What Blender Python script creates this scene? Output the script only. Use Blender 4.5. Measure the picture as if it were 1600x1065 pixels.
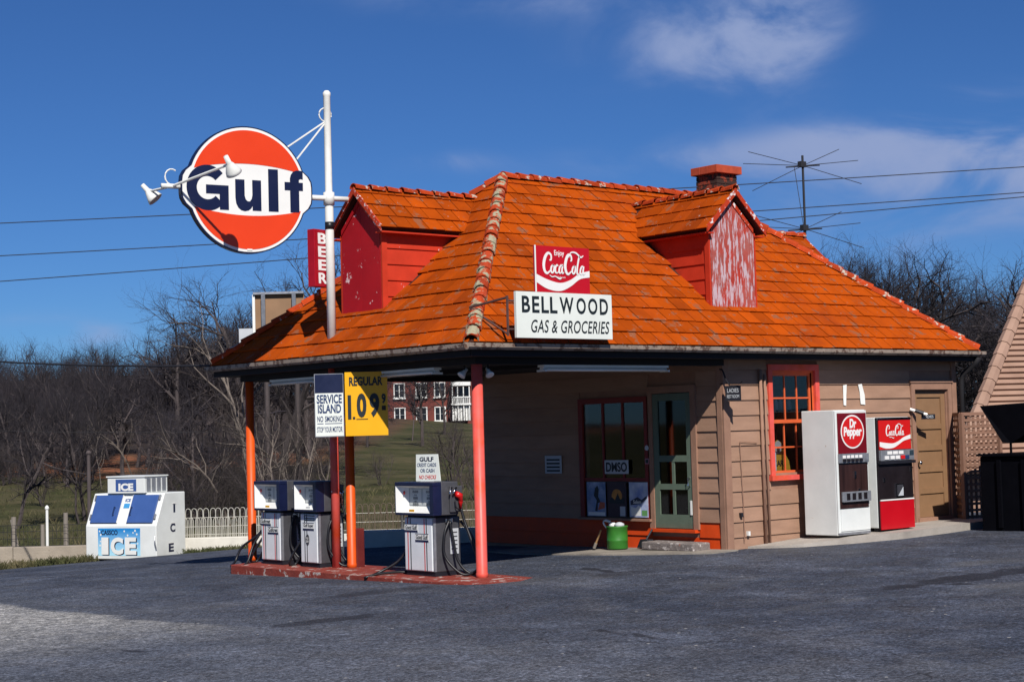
import bpy, bmesh, math, random
from mathutils import Matrix, Vector, noise as mnoise
R = math.radians
V = Vector
for o in list(bpy.data.objects): bpy.data.objects.remove(o, do_unlink=True)
scene = bpy.context.scene
COL = scene.collection

# ------------------------------------------------------------------ camera
CAM = V((-12.4505, -15.4608, 1.8330)); YAW, PITCH, ROLL, FPX = 0.868616, 0.0540455, -0.027528, 2640.28
fw = V((math.cos(YAW)*math.cos(PITCH), math.sin(YAW)*math.cos(PITCH), math.sin(PITCH)))
rt0 = V((math.sin(YAW), -math.cos(YAW), 0)); up0 = rt0.cross(fw)
rt = rt0*math.cos(ROLL) + up0*math.sin(ROLL); up = -rt0*math.sin(ROLL) + up0*math.cos(ROLL)
cd = bpy.data.cameras.new('camera'); cam = bpy.data.objects.new('camera', cd); COL.objects.link(cam)
cam.matrix_world = Matrix(((rt.x, up.x, -fw.x, CAM.x), (rt.y, up.y, -fw.y, CAM.y), (rt.z, up.z, -fw.z, CAM.z), (0, 0, 0, 1)))
cd.sensor_width = 36; cd.lens = FPX*36/1600; cd.clip_end = 5000; cd.clip_start = .1
scene.camera = cam

# ------------------------------------------------------------------ sun, sky, exposure
SUN = V((-0.52, -1.0, 1.04)).normalized()
sl = bpy.data.lights.new('sun', 'SUN'); sl.energy = 5.0; sl.angle = R(.53); sl.color = (1.0, .955, .885)
so = bpy.data.objects.new('sun', sl); COL.objects.link(so)
so.rotation_euler = (-SUN).to_track_quat('-Z', 'Y').to_euler(); so.location = (0, 0, 30)
SKY_STRENGTH = 0.05
vs = scene.view_settings; vs.view_transform = 'Standard'; vs.look = 'None'; vs.exposure = 0.35; vs.gamma = 1.0; vs.use_curve_mapping = False

world = bpy.data.worlds.new('World'); scene.world = world; world.use_nodes = True
wt = world.node_tree; wt.nodes.clear()
def WN(t, **k):
    n = wt.nodes.new(t)
    for a, b in k.items(): setattr(n, a, b)
    return n
def wl(a, b): wt.links.new(a, b)
def wm(op, a, b=None, c=None, clamp=False):
    n = WN('ShaderNodeMath', operation=op); n.use_clamp = clamp
    for i, q in enumerate((a, b, c)):
        if q is None: continue
        if isinstance(q, (int, float)): n.inputs[i].default_value = q
        else: wl(q, n.inputs[i])
    return n.outputs[0]
sky = WN('ShaderNodeTexSky', sky_type='NISHITA'); sky.sun_disc = False
sky.sun_elevation = math.asin(SUN.z); sky.sun_rotation = math.atan2(SUN.x, SUN.y)
sky.altitude = 1500; sky.air_density = 1.0; sky.dust_density = 0.0; sky.ozone_density = 4.0
tint = WN('ShaderNodeMixRGB', blend_type='MULTIPLY'); tint.inputs[0].default_value = 1.0
tint.inputs[2].default_value = (.40, .70, 1.13, 1)
wl(sky.outputs[0], tint.inputs[1])
tc = WN('ShaderNodeTexCoord'); sep = WN('ShaderNodeSeparateXYZ'); wl(tc.outputs['Generated'], sep.inputs[0])
# angles: azimuth measured from the view azimuth, elevation
cs, sn = math.cos(YAW), math.sin(YAW)
fx = wm('ADD', wm('MULTIPLY', sep.outputs[0], cs), wm('MULTIPLY', sep.outputs[1], sn))
fy = wm('SUBTRACT', wm('MULTIPLY', sep.outputs[0], sn), wm('MULTIPLY', sep.outputs[1], cs))
az = wm('ARCTAN2', fy, fx); el = wm('ARCSINE', sep.outputs[2])
cmb = WN('ShaderNodeCombineXYZ'); wl(az, cmb.inputs[0]); wl(wm('MULTIPLY', el, 2.2), cmb.inputs[1])
n1 = WN('ShaderNodeTexNoise'); n1.inputs['Scale'].default_value = 9; n1.inputs['Detail'].default_value = 7; n1.inputs['Roughness'].default_value = .55; n1.inputs['Distortion'].default_value = .5
wl(cmb.outputs[0], n1.inputs['Vector'])
n2 = WN('ShaderNodeTexNoise'); n2.inputs['Scale'].default_value = 3.2; n2.inputs['Detail'].default_value = 3
wl(cmb.outputs[0], n2.inputs['Vector'])
tot = None
for a0, e0, sa, se, amp in ((.112, .224, .055, .024, 1.15), (.165, .232, .030, .022, 1.1), (.0, .256, .09, .012, .7), (.10, .158, .10, .010, .62), (.285, .152, .07, .024, 1.15), (.21, .165, .05, .010, .6),
                            (.285, .185, .05, .008, .5), (-.275, .066, .03, .009, .7), (-.24, .062, .014, .006, .6), (-.034, .160, .02, .006, .5), (.25, .115, .16, .035, .55), (-.15, .07, .05, .02, .35)):
    da = wm('MULTIPLY', wm('SUBTRACT', az, a0), 1/sa); de = wm('MULTIPLY', wm('SUBTRACT', el, e0), 1/se)
    g = wm('MULTIPLY', wm('EXPONENT', wm('MULTIPLY', wm('ADD', wm('MULTIPLY', da, da), wm('MULTIPLY', de, de)), -.6)), amp)
    tot = g if tot is None else wm('ADD', tot, g)
# the rest of the sky carries the same broken cloud
far = wm('MULTIPLY', wm('SUBTRACT', wm('ABSOLUTE', az), .36), 8, clamp=True)
hi = wm('MULTIPLY', wm('SUBTRACT', el, .27), 10, clamp=True)
gen = wm('MULTIPLY', wm('MULTIPLY', wm('SUBTRACT', n2.outputs[0], .46), 6, clamp=True), wm('MAXIMUM', far, hi))
tot = wm('ADD', tot, wm('MULTIPLY', gen, .3))
dens = wm('MULTIPLY', tot, wm('MULTIPLY', wm('SUBTRACT', n1.outputs[0], .27), 2.8, clamp=True))
mr = WN('ShaderNodeMapRange', interpolation_type='SMOOTHERSTEP'); mr.inputs[1].default_value = .05; mr.inputs[2].default_value = 1.35; mr.inputs[4].default_value = .92
wl(dens, mr.inputs[0])
cloud = WN('ShaderNodeMixRGB'); cloud.inputs[2].default_value = (4.6, 5.8, 9.4, 1)
wl(mr.outputs[0], cloud.inputs[0]); wl(tint.outputs[0], cloud.inputs[1])
bg = WN('ShaderNodeBackground'); bg.inputs[1].default_value = SKY_STRENGTH; wl(cloud.outputs[0], bg.inputs[0])
wo = WN('ShaderNodeOutputWorld'); wl(bg.outputs[0], wo.inputs[0])

# ------------------------------------------------------------------ materials
MATS = {}
def pm(name, col, rough=.6, var=.25, scale=6.0, detail=6, metallic=0.0, spec=.35, bump=0.0, bscale=40, rand=0.0, col2=None, mix2=.5, flake=None, flake2=None, stretch=(1, 1, 1), wet=0.0, sharp=.12):
    """procedural paint / stuff: noise in value, optional second colour in patches, flakes = (colour, cover 0-1, scale, stretch)"""
    if name in MATS: return MATS[name]
    kk = 1.0 if name in ('siding_taupe', 'trim_taupe', 'bark_grey_brown') else .83
    col = tuple(q*kk for q in col); col2 = tuple(q*kk for q in col2) if col2 else None
    m = bpy.data.materials.new(name); m.use_nodes = True; t = m.node_tree; t.nodes.clear()
    def N(k, **kw):
        n = t.nodes.new(k)
        for a, b in kw.items(): setattr(n, a, b)
        return n
    L = t.links.new
    out = N('ShaderNodeOutputMaterial'); b = N('ShaderNodeBsdfPrincipled'); L(b.outputs[0], out.inputs[0])
    b.inputs['Metallic'].default_value = metallic; b.inputs['Specular IOR Level'].default_value = spec
    geo = N('ShaderNodeNewGeometry'); oi = N('ShaderNodeObjectInfo')
    def coords(st):
        mp = N('ShaderNodeMapping'); mp.inputs['Scale'].default_value = st; L(geo.outputs['Position'], mp.inputs[0]); return mp.outputs[0]
    def noise(sc, det, st=(1, 1, 1), ro=.6):
        n = N('ShaderNodeTexNoise'); n.inputs['Scale'].default_value = sc; n.inputs['Detail'].default_value = det; n.inputs['Roughness'].default_value = ro
        L(coords(st), n.inputs['Vector']); return n.outputs[0]
    c4 = (*col, 1)
    ns = noise(scale, detail, stretch)
    mul = N('ShaderNodeMapRange'); mul.inputs[1].default_value = .25; mul.inputs[2].default_value = .75
    mul.inputs[3].default_value = 1-var; mul.inputs[4].default_value = 1+var; L(ns, mul.inputs[0])
    cur = None
    if col2 is not None:
        n2 = noise(scale*.45, 5, stretch)
        r = N('ShaderNodeMapRange'); r.inputs[1].default_value = 1-mix2-sharp; r.inputs[2].default_value = 1-mix2+sharp; L(n2, r.inputs[0])
        mx = N('ShaderNodeMixRGB'); mx.inputs[1].default_value = c4; mx.inputs[2].default_value = (*col2, 1); L(r.outputs[0], mx.inputs[0]); cur = mx.outputs[0]
    vm = N('ShaderNodeVectorMath', operation='SCALE')
    if cur is None: vm.inputs[0].default_value = col
    else: L(cur, vm.inputs[0])
    fac = mul.outputs[0]
    if rand:
        rr = N('ShaderNodeMapRange'); rr.inputs[3].default_value = 1-rand; rr.inputs[4].default_value = 1+rand; L(oi.outputs['Random'], rr.inputs[0])
        mm = N('ShaderNodeMath', operation='MULTIPLY'); L(fac, mm.inputs[0]); L(rr.outputs[0], mm.inputs[1]); fac = mm.outputs[0]
    L(fac, vm.inputs['Scale']); cur = vm.outputs[0]
    for fl in (flake, flake2):
        if not fl: continue
        fc, cover, fs, fst = fl
        nf = noise(fs, 8, fst, .65)
        r = N('ShaderNodeMapRange'); r.inputs[1].default_value = 1-cover-.02; r.inputs[2].default_value = 1-cover+.02; L(nf, r.inputs[0])
        mx = N('ShaderNodeMixRGB'); mx.inputs[2].default_value = (*fc, 1); L(r.outputs[0], mx.inputs[0]); L(cur, mx.inputs[1]); cur = mx.outputs[0]
    L(cur, b.inputs['Base Color'])
    rg = N('ShaderNodeMapRange'); rg.inputs[3].default_value = max(.03, rough-.1); rg.inputs[4].default_value = min(1, rough+.1); L(ns, rg.inputs[0]); L(rg.outputs[0], b.inputs['Roughness'])
    if bump:
        nb = noise(bscale, 4, stretch)
        bp = N('ShaderNodeBump'); bp.inputs['Strength'].default_value = bump; bp.inputs['Distance'].default_value = .02; L(nb, bp.inputs['Height']); L(bp.outputs[0], b.inputs['Normal'])
    MATS[name] = m; return m

def glassmat(name, tintc=(.75, .8, .85), refl=.10):
    m = bpy.data.materials.new(name); m.use_nodes = True; t = m.node_tree; t.nodes.clear()
    o = t.nodes.new('ShaderNodeOutputMaterial'); mx = t.nodes.new('ShaderNodeMixShader'); tr = t.nodes.new('ShaderNodeBsdfTransparent'); gl = t.nodes.new('ShaderNodeBsdfGlossy')
    lw = t.nodes.new('ShaderNodeLayerWeight'); lw.inputs[0].default_value = .5; pw = t.nodes.new('ShaderNodeMath'); pw.operation = 'POWER'; pw.inputs[1].default_value = 4; t.links.new(lw.outputs['Facing'], pw.inputs[0])
    fr = t.nodes.new('ShaderNodeMath'); fr.operation = 'MULTIPLY_ADD'; fr.inputs[1].default_value = .6; fr.inputs[2].default_value = refl*.5; t.links.new(pw.outputs[0], fr.inputs[0])
    tr.inputs[0].default_value = (*tintc, 1); gl.inputs['Roughness'].default_value = .03
    t.links.new(fr.outputs[0], mx.inputs[0]); t.links.new(tr.outputs[0], mx.inputs[1]); t.links.new(gl.outputs[0], mx.inputs[2]); t.links.new(mx.outputs[0], o.inputs[0])
    return m

M_tile = pm('roof_tile_paint', (.375, .058, .002), .8, .16, 3, rand=.20, col2=(.27, .040, .005), mix2=.40, flake=((.22, .075, .035), .40, 5, (1, 1, 1)), flake2=((.36, .25, .21), .32, 16, (1, 1, 1)), bump=.25, bscale=60, spec=.06)
M_deck = pm('roof_deck_dark', (.05, .012, .006), .9, .2)
M_hip = pm('hip_tile_weathered', (.38, .045, .010), .8, .25, 9, rand=.25, col2=(.34, .045, .016), mix2=.45, flake=((.30, .28, .19), .47, 7, (1, 1, 1)), flake2=((.42, .44, .30), .34, 11, (1, 1, 1)), bump=.5, bscale=30, spec=.15)
M_ridge = pm('ridge_tile_paint', (.40, .046, .008), .8, .25, 9, rand=.2, flake=((.40, .36, .30), .40, 8, (1, 1, 1)), bump=.5, bscale=30, spec=.15)
M_dredR = pm('dormer_red_paint', (.50, .035, .012), .62, .14, 4, flake=((.62, .55, .56), .30, 9, (1, 1, .5)), spec=.25)
M_dred = pm('dormer_crimson_paint', (.40, .006, .012), .6, .12, 3, flake=((.70, .55, .56), .355, 5, (1, 1, 1)), spec=.25)
M_dpeel = pm('peeling_red_paint', (.42, .030, .016), .7, .2, 5, col2=(.36, .10, .085), mix2=.5, flake=((.44, .33, .36), .475, 13, (1.5, 1.5, .24)), flake2=((.30, .22, .24), .37, 26, (1.5, 1.5, .3)), spec=.2)
M_rake = pm('peeling_trim', (.45, .040, .012), .7, .2, 6, flake=((.62, .58, .58), .42, 14, (1, 1, 1)), spec=.2)
M_siding = pm('siding_taupe', (.30, .178, .122), .75, .12, 2.5, rand=.07, col2=(.265, .155, .104), mix2=.45, flake=((.48, .40, .33), .225, 14, (1.5, 1.5, .6)), bump=.12, bscale=25, stretch=(1, 1, 4), spec=.2)
M_trim = pm('trim_taupe', (.26, .145, .10), .75, .15, 5, flake=((.48, .42, .36), .25, 22, (1, 1, .4)), bump=.1, spec=.2)
M_orange = pm('base_orange_paint', (.62, .060, .006), .6, .15, 5, flake=((.6, .5, .48), .235, 10, (1, 1, 1)), spec=.25)
M_wred = pm('window_frame_coral', (.72, .098, .082), .5, .12, 7, col2=(.66, .075, .018), mix2=.42, flake=((.30, .06, .03), .23, 30, (1, 1, 1)), spec=.3)
M_sash = pm('window_sash_orange', (.66, .115, .035), .5, .12, 7, spec=.3)
M_coral = pm('post_coral_paint', (.72, .105, .085), .45, .10, 6, col2=(.68, .070, .020), mix2=.40, flake=((.15, .03, .02), .215, 24, (1, 1, 1)), spec=.35)
M_porange = pm('post_orange_paint', (.68, .085, .006), .45, .12, 6, flake=((.25, .03, .02), .24, 18, (1, 1, 1)), spec=.35)
M_white = pm('white_enamel', (.74, .76, .74), .38, .11, 2, flake=((.42, .34, .26), .30, 9, (1, 1, 1)), spec=.5)
M_polewhite = pm('pole_white_paint', (.76, .76, .72), .55, .10, 6, flake=((.35, .30, .26), .27, 22, (1, 1, .5)), spec=.3)
M_gutter = pm('gutter_metal', (.30, .235, .19), .5, .3, 4, flake=((.10, .06, .045), .46, 10, (1, 1, 1)), spec=.4)
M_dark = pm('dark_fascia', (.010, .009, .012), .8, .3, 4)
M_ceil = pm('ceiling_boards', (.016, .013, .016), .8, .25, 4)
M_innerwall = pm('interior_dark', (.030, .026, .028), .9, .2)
M_black = pm('black_rubber', (.010, .010, .013), .42, .2, 8, spec=.4)
M_blackpaint = pm('black_paint', (.012, .012, .018), .55, .2, 6)
M_navy = pm('navy_enamel', (.006, .010, .042), .35, .2, 6, spec=.5)
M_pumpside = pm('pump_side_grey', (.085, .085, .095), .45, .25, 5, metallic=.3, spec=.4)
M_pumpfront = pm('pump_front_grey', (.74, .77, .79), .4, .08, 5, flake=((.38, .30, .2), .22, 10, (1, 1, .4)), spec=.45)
M_chrome = pm('chrome', (.7, .7, .72), .18, .08, 10, metallic=1.0)
M_steel = pm('galvanised_steel', (.36, .37, .40), .45, .2, 12, metallic=.6)
M_gred = pm('sign_orange_red', (.74, .050, .006), .32, .04, 3, spec=.4)
M_gwhite = pm('sign_white', (.80, .80, .77), .32, .05, 3, spec=.4)
M_gnavy = pm('sign_navy', (.006, .010, .045), .35, .08, 3, spec=.4)
M_signwhite = pm('board_white', (.74, .77, .72), .45, .05, 4, spec=.3)
M_signblack = pm('letter_black', (.012, .018, .022), .5, .15, 10)
M_cokered = pm('cola_red', (.50, .004, .012), .32, .06, 4, spec=.45)
M_drred = pm('pepper_maroon', (.155, .003, .008), .32, .08, 4, spec=.45)
M_drbright = pm('pepper_red', (.62, .012, .012), .32, .05, 4, spec=.45)
M_lwhite = pm('letter_white', (.82, .80, .78), .4, .04, 5)
M_lred = pm('letter_red', (.55, .02, .02), .5, .1)
M_lblue = pm('letter_blue', (.02, .045, .13), .5, .1)
M_yellow = pm('price_yellow', (.80, .40, .004), .4, .05, 4, spec=.35)
M_island = pm('island_red_paint', (.24, .036, .022), .75, .25, 6, col2=(.24, .048, .032), mix2=.45, flake=((.40, .36, .33), .41, 6, (1, 1, 1)), flake2=((.05, .045, .045), .33, 3, (1, 1, 1)), bump=.4, bscale=30)
M_conc = pm('concrete_pad', (.40, .36, .32), .85, .15, 4, col2=(.31, .275, .24), mix2=.45, bump=.3, bscale=60)
M_conc2 = pm('concrete_bay_shaded', (.30, .265, .225), .85, .2, 3, col2=(.17, .15, .13), mix2=.45, bump=.3, bscale=60)  # darker copy of the pad concrete, canopy shade put into its colour
M_concw = pm('low_wall_white', (.66, .63, .56), .85, .14, 3, flake=((.30, .26, .20), .27, 4, (1, 1, .6)), bump=.3, bscale=30)
M_concold = pm('low_wall_old', (.34, .29, .23), .9, .2, 3, flake=((.16, .13, .10), .34, 4, (1, 1, .6)), bump=.4, bscale=30)
M_step = pm('step_stone', (.20, .17, .16), .9, .35, 14, flake=((.46, .42, .40), .40, 14, (1, 1, 1)), flake2=((.52, .10, .04), .29, 6, (1, 1, 1)), bump=.6, bscale=40)
M_greendoor = pm('door_green', (.115, .155, .115), .55, .12, 6, spec=.3)
M_greencan = pm('can_green', (.032, .17, .02), .45, .2, 7, flake=((.012, .05, .012), .34, 9, (1, 1, 1)), spec=.4)
M_brick = pm('chimney_brick', (.32, .050, .020), .85, .3, 6, flake=((.035, .016, .012), .52, 6, (1, 1, 1)), bump=.4, bscale=40)
M_brickcap = pm('chimney_cap', (.42, .060, .022), .85, .2, 8)
M_mortar = pm('chimney_mortar', (.15, .05, .035), .9, .3, 8)
M_housebrick = pm('house_brick', (.17, .042, .030), .85, .22, 2.2, col2=(.13, .032, .025), mix2=.5)
M_wood = pm('weathered_post', (.24, .21, .18), .9, .25, 8, stretch=(1, 1, .25))
M_lattice = pm('lattice_brown', (.235, .125, .085), .8, .12, 6, rand=.1)
M_shed = pm('tan_sheet_metal', (.36, .225, .165), .55, .10, 3, rand=.05, col2=(.30, .18, .13), mix2=.4, spec=.3)
M_bin = pm('bin_black', (.0028, .003, .005), .7, .25, 5, spec=.04)
M_doorbrown = pm('side_door_brown', (.26, .145, .075), .7, .1, 5, spec=.25)
M_veneer = pm('dark_wood_veneer', (.030, .012, .010), .4, .5, 16, stretch=(1, 1, .08), spec=.4)
M_coinblack = pm('machine_black', (.014, .010, .012), .35, .3, 6, spec=.4)
M_bark = pm('bark_grey_brown', (.060, .048, .048), .95, .3, 5, rand=.3, stretch=(1, 1, .3))
M_barkpale = pm('bark_pale', (.17, .14, .12), .95, .3, 6, stretch=(1, 1, .3))
M_twig = pm('twigs_brown', (.025, .021, .027), .95, .25, 2, rand=.35)
M_twigpale = pm('twigs_tan', (.042, .033, .031), .95, .25, 2, rand=.35)
M_wire = pm('wire_dark', (.02, .02, .025), .7, .1)
M_glass = glassmat('window_glass')
# ------------------------------------------------------------------ helpers
class MB:
    def __init__(s): s.v = []; s.f = []
    def add(s, vs, fs):
        k = len(s.v); s.v += [tuple(p) for p in vs]; s.f += [tuple(i+k for i in f) for f in fs]; return s
    def box(s, x0, x1, y0, y1, z0, z1, T=None):
        p = [V((x, y, z)) for z in (z0, z1) for y in (y0, y1) for x in (x0, x1)]
        if T is not None: p = [T @ q for q in p]
        return s.add(p, ((0, 2, 3, 1), (4, 5, 7, 6), (0, 1, 5, 4), (1, 3, 7, 5), (3, 2, 6, 7), (2, 0, 4, 6)))
    def prism(s, poly, d):
        n = len(poly); poly = [V(p) for p in poly]; d = V(d)
        nn = V((0, 0, 0))
        for i in range(n): nn += (poly[i]-poly[0]).cross(poly[(i+1) % n]-poly[0])
        if nn.dot(d) > 0: poly = poly[::-1]
        return s.add(poly+[p+d for p in poly], [tuple(range(n)), tuple(range(2*n-1, n-1, -1))]+[(i, n+i, n+(i+1) % n, (i+1) % n)[::-1][::-1] for i in range(n)])
    def tube(s, pts, r, n=6, cap=True, start=None):
        pts = [V(p) for p in pts]; m = len(pts)
        rs = r if isinstance(r, (list, tuple)) else [r]*m
        k = len(s.v); t0 = (pts[1]-pts[0]).normalized()
        ref = V((0, 0, 1)) if abs(t0.z) < .9 else V((1, 0, 0))
        for i in range(m):
            t = (pts[min(i+1, m-1)]-pts[max(i-1, 0)]).normalized()
            a = t.cross(ref)
            if a.length < 1e-4: a = t.cross(V((0, 1, 0)))
            a.normalize(); b = t.cross(a)
            for j in range(n):
                th = 2*math.pi*j/n; s.v.append(tuple(pts[i]+(a*math.cos(th)+b*math.sin(th))*rs[i]))
        for i in range(m-1):
            for j in range(n):
                q = k+i*n; s.f.append((q+j, q+(j+1) % n, q+n+(j+1) % n, q+n+j))
        if cap:
            s.f.append(tuple(k+j for j in range(n))[::-1]); s.f.append(tuple(k+(m-1)*n+j for j in range(n)))
        return s
    def lathe(s, prof, n=16, T=None):
        k = len(s.v); m = len(prof)
        for r, z in prof:
            for j in range(n):
                p = V((r*math.cos(2*math.pi*j/n), r*math.sin(2*math.pi*j/n), z)); s.v.append(tuple(T @ p if T is not None else p))
        for i in range(m-1):
            for j in range(n): q = k+i*n; s.f.append((q+j, q+(j+1) % n, q+n+(j+1) % n, q+n+j))
        s.f.append(tuple(k+j for j in range(n))[::-1]); s.f.append(tuple(k+(m-1)*n+j for j in range(n)))
        return s
    def mesh(s, name, mat, base=None, smooth=False):
        me = bpy.data.meshes.new(name)
        b = V(base) if base is not None else V((0, 0, 0))
        me.from_pydata([(p[0]-b.x, p[1]-b.y, p[2]-b.z) for p in s.v], [], s.f)
        if mat: me.materials.append(mat)
        if smooth:
            for p in me.polygons: p.use_smooth = True
        me.update(); return me
    def build(s, name, mat, parent=None, smooth=False, bevel=0.0, base=None, seg=2):
        pb = wloc(parent) if parent else (V(base) if base is not None else V((0, 0, 0)))
        o = bpy.data.objects.new(name, s.mesh(name, mat, pb, smooth)); COL.objects.link(o)
        if parent: o.parent = parent
        else: o.location = pb
        if bevel:
            md = o.modifiers.new('bevel', 'BEVEL'); md.width = bevel; md.segments = seg; md.limit_method = 'ANGLE'
        return o
def wloc(o):
    p = V(o.location)
    while o.parent: o = o.parent; p += V(o.location)
    return p
def tag(o, label, cat, group=None):
    o['label'] = label; o['category'] = cat
    if group: o['group'] = group
    return o
def thing(name, label, cat, loc, group=None):
    o = bpy.data.objects.new(name, None); COL.objects.link(o); o.location = loc; o.empty_display_size = .2
    return tag(o, label, cat, group)
def struct(o, kind='structure'): o['kind'] = kind; return o
def copy_tree(o, parent=None):
    c = o.copy(); COL.objects.link(c); c.parent = parent
    for ch in o.children: copy_tree(ch, c)
    return c
def face(o, right, upv):
    right = V(right).normalized(); upv = V(upv).normalized(); n = right.cross(upv)
    return Matrix(((right.x, upv.x, n.x, o[0]), (right.y, upv.y, n.y, o[1]), (right.z, upv.z, n.z, o[2]), (0, 0, 0, 1)))
def facing_road(y, z, x): return face((x, y, z), (0, -1, 0), (0, 0, 1))     # a face that looks towards -X
def facing_lot(x, z, y): return face((x, y, z), (1, 0, 0), (0, 0, 1))       # a face that looks towards -Y
def panel(T, w, h, mat, parent, name, th=.004, bevel=0, cx=0, cy=0):
    return MB().box(cx-w/2, cx+w/2, cy-h/2, cy+h/2, 0, th, T).build(name, mat, parent, bevel=bevel)
def text(s, T, w, h, mat, parent, cx=0, cy=0, bold=0.0, shear=0.0, z=.004, th=.002, name='lettering', spacing=1.0):
    cu = bpy.data.curves.new('t', 'FONT'); cu.body = s; cu.size = 1; cu.offset = bold; cu.shear = shear; cu.resolution_u = 4; cu.extrude = .01; cu.space_character = spacing; cu.space_line = .9
    cu.align_x = 'CENTER'
    o = bpy.data.objects.new('t', cu); COL.objects.link(o)
    bpy.context.view_layer.update()
    me = bpy.data.meshes.new_from_object(o.evaluated_get(bpy.context.evaluated_depsgraph_get()))
    bpy.data.objects.remove(o); bpy.data.curves.remove(cu)
    xs = [v.co.x for v in me.vertices]; ys = [v.co.y for v in me.vertices]
    x0, x1, y0, y1 = min(xs), max(xs), min(ys), max(ys)
    sx = w/(x1-x0); sy = h/(y1-y0) if h else sx
    pb = wloc(parent)
    for v in me.vertices:
        c = v.co; v.co = T @ V(((c.x-(x0+x1)/2)*sx+cx, (c.y-(y0+y1)/2)*sy+cy, z+(c.z+.01)/.02*th)) - pb
    me.materials.clear(); me.materials.append(mat); me.name = name
    o = bpy.data.objects.new(name, me); COL.objects.link(o); o.parent = parent
    return o
def disc_poly(cx, cy, rx, ry, n=40, a0=0, a1=360): return [(cx+rx*math.cos(R(a0+(a1-a0)*i/n)), cy+ry*math.sin(R(a0+(a1-a0)*i/n))) for i in range(n+(0 if a1-a0 >= 360 else 1))]
def flat(T, poly, mat, parent, name, z=0.0, th=.004):
    p = [T @ V((a, b, z)) for a, b in poly]; n = (T.to_3x3() @ V((0, 0, 1)))*th
    return MB().prism(p, n).build(name, mat, parent)
def crom(pts, n=8):
    P = [V((*p, 0)) if len(p) == 2 else V(p) for p in pts]; P = [P[0]*2-P[1]]+P+[P[-1]*2-P[-2]]; out = []
    for i in range(1, len(P)-2):
        for k in range(n):
            t = k/n; a, b, c, d = P[i-1:i+3]
            out.append(.5*((2*b)+(c-a)*t+(2*a-5*b+4*c-d)*t*t+(3*b-a-3*c+d)*t**3))
    out.append(P[-2]); return out
def strokes(T, sts, mat, parent, name='script_lettering', z=.004, n=6):
    """brush strokes: each a list of (x, y, width)"""
    mb = MB(); zz = z
    for st in sts:
        c = crom(st, n); k = len(mb.v); m = len(c); zz += .0004
        for i, p in enumerate(c):
            d = c[min(i+1, m-1)]-c[max(i-1, 0)]; d = V((d.x, d.y, 0)); d.normalize(); q = V((-d.y, d.x, 0)); w = p.z/2
            for s_ in (1, -1): mb.v.append(tuple(T @ V((p.x+q.x*w*s_, p.y+q.y*w*s_, zz))))
        for i in range(m-1): mb.f.append((k+2*i, k+2*i+1, k+2*i+3, k+2*i+2)[::-1])
    return mb.build(name, mat, parent)
def script_cola(T, w, mat, parent, cx, cy):
    """flowing script word, drawn stroke by stroke in a box about 100 wide"""
    a = .0
    raw = [
        [(15, 25, 2.5), (19, 26, 4.5), (19, 34, 5), (12, 37, 6), (5, 30, 8), (1, 17, 8), (3, 6, 7), (9, 2, 5.5), (17, 7, 3)],
        [(24, 17, 2), (20, 14, 5), (18, 7, 5), (21, 3, 4), (25, 7, 5), (26, 14, 4), (23, 17, 3), (29, 15, 1.6)],
        [(36, 15, 3), (33, 17, 4), (29, 12, 5), (29, 5, 5), (33, 3, 3), (37, 6, 2)],
        [(46, 15, 3), (43, 17, 4), (39, 12, 5), (38, 5, 5), (41, 3, 3), (45, 8, 3)],
        [(47, 17, 4), (45, 9, 5), (46, 3, 4), (50, 5, 2)],
        [(50, 12, 3), (54, 13, 3)],
        [(66, 25, 2.5), (69, 27, 4.5), (68, 34, 5), (62, 36, 6), (57, 30, 8), (53, 17, 8), (55, 6, 7), (60, 2, 5.5), (68, 7, 3)],
        [(62, 31, 2), (68, 40, 3), (80, 40, 4), (92, 33, 4), (99, 36, 2)],
        [(76, 17, 2), (72, 14, 5), (70, 7, 5), (73, 3, 4), (77, 7, 5), (78, 14, 4), (75, 17, 3), (80, 16, 1.6)],
        [(88, 31, 2), (90, 36, 3), (87, 30, 5), (83, 15, 5), (82, 5, 5), (84, 2, 3), (88, 5, 2)],
        [(98, 15, 3), (95, 17, 4), (91, 12, 5), (90, 5, 5), (93, 3, 3), (97, 8, 3)],
        [(99, 17, 4), (97, 9, 5), (98, 3, 4), (103, 6, 2)],
        [(14, -1, 1.5), (20, -4, 2.5), (28, -3, 2.5), (38, -7, 3.5), (44, -5, 1.5)],
    ]
    k = w/105.0
    sts = [[(cx+(x-50)*k, cy+(y-16)*k*1.05, max(.9, ww*.78)*k) for x, y, ww in st] for st in raw]
    return strokes(T, sts, mat, parent)
def wave_ribbon(T, w, h, mat, parent, cx, cy, z=.003, name='wave_ribbon', rise=.55, flip=1):
    """the white double-curve ribbon under the script"""
    n = 24; up_, lo = [], []
    for i in range(n+1):
        t = i/n; x = cx+(t-.5)*w
        a = -math.sin(t*math.pi*1.5)*.55 + t*.9*rise*2
        top = cy+h*(a*.5+.05); thk = h*(.30+.18*math.cos(t*math.pi*1.6-.9))
        up_.append((x, top)); lo.append((x, top-thk))
    return flat(T, up_+lo[::-1], mat, parent, name, z, .002)

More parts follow.
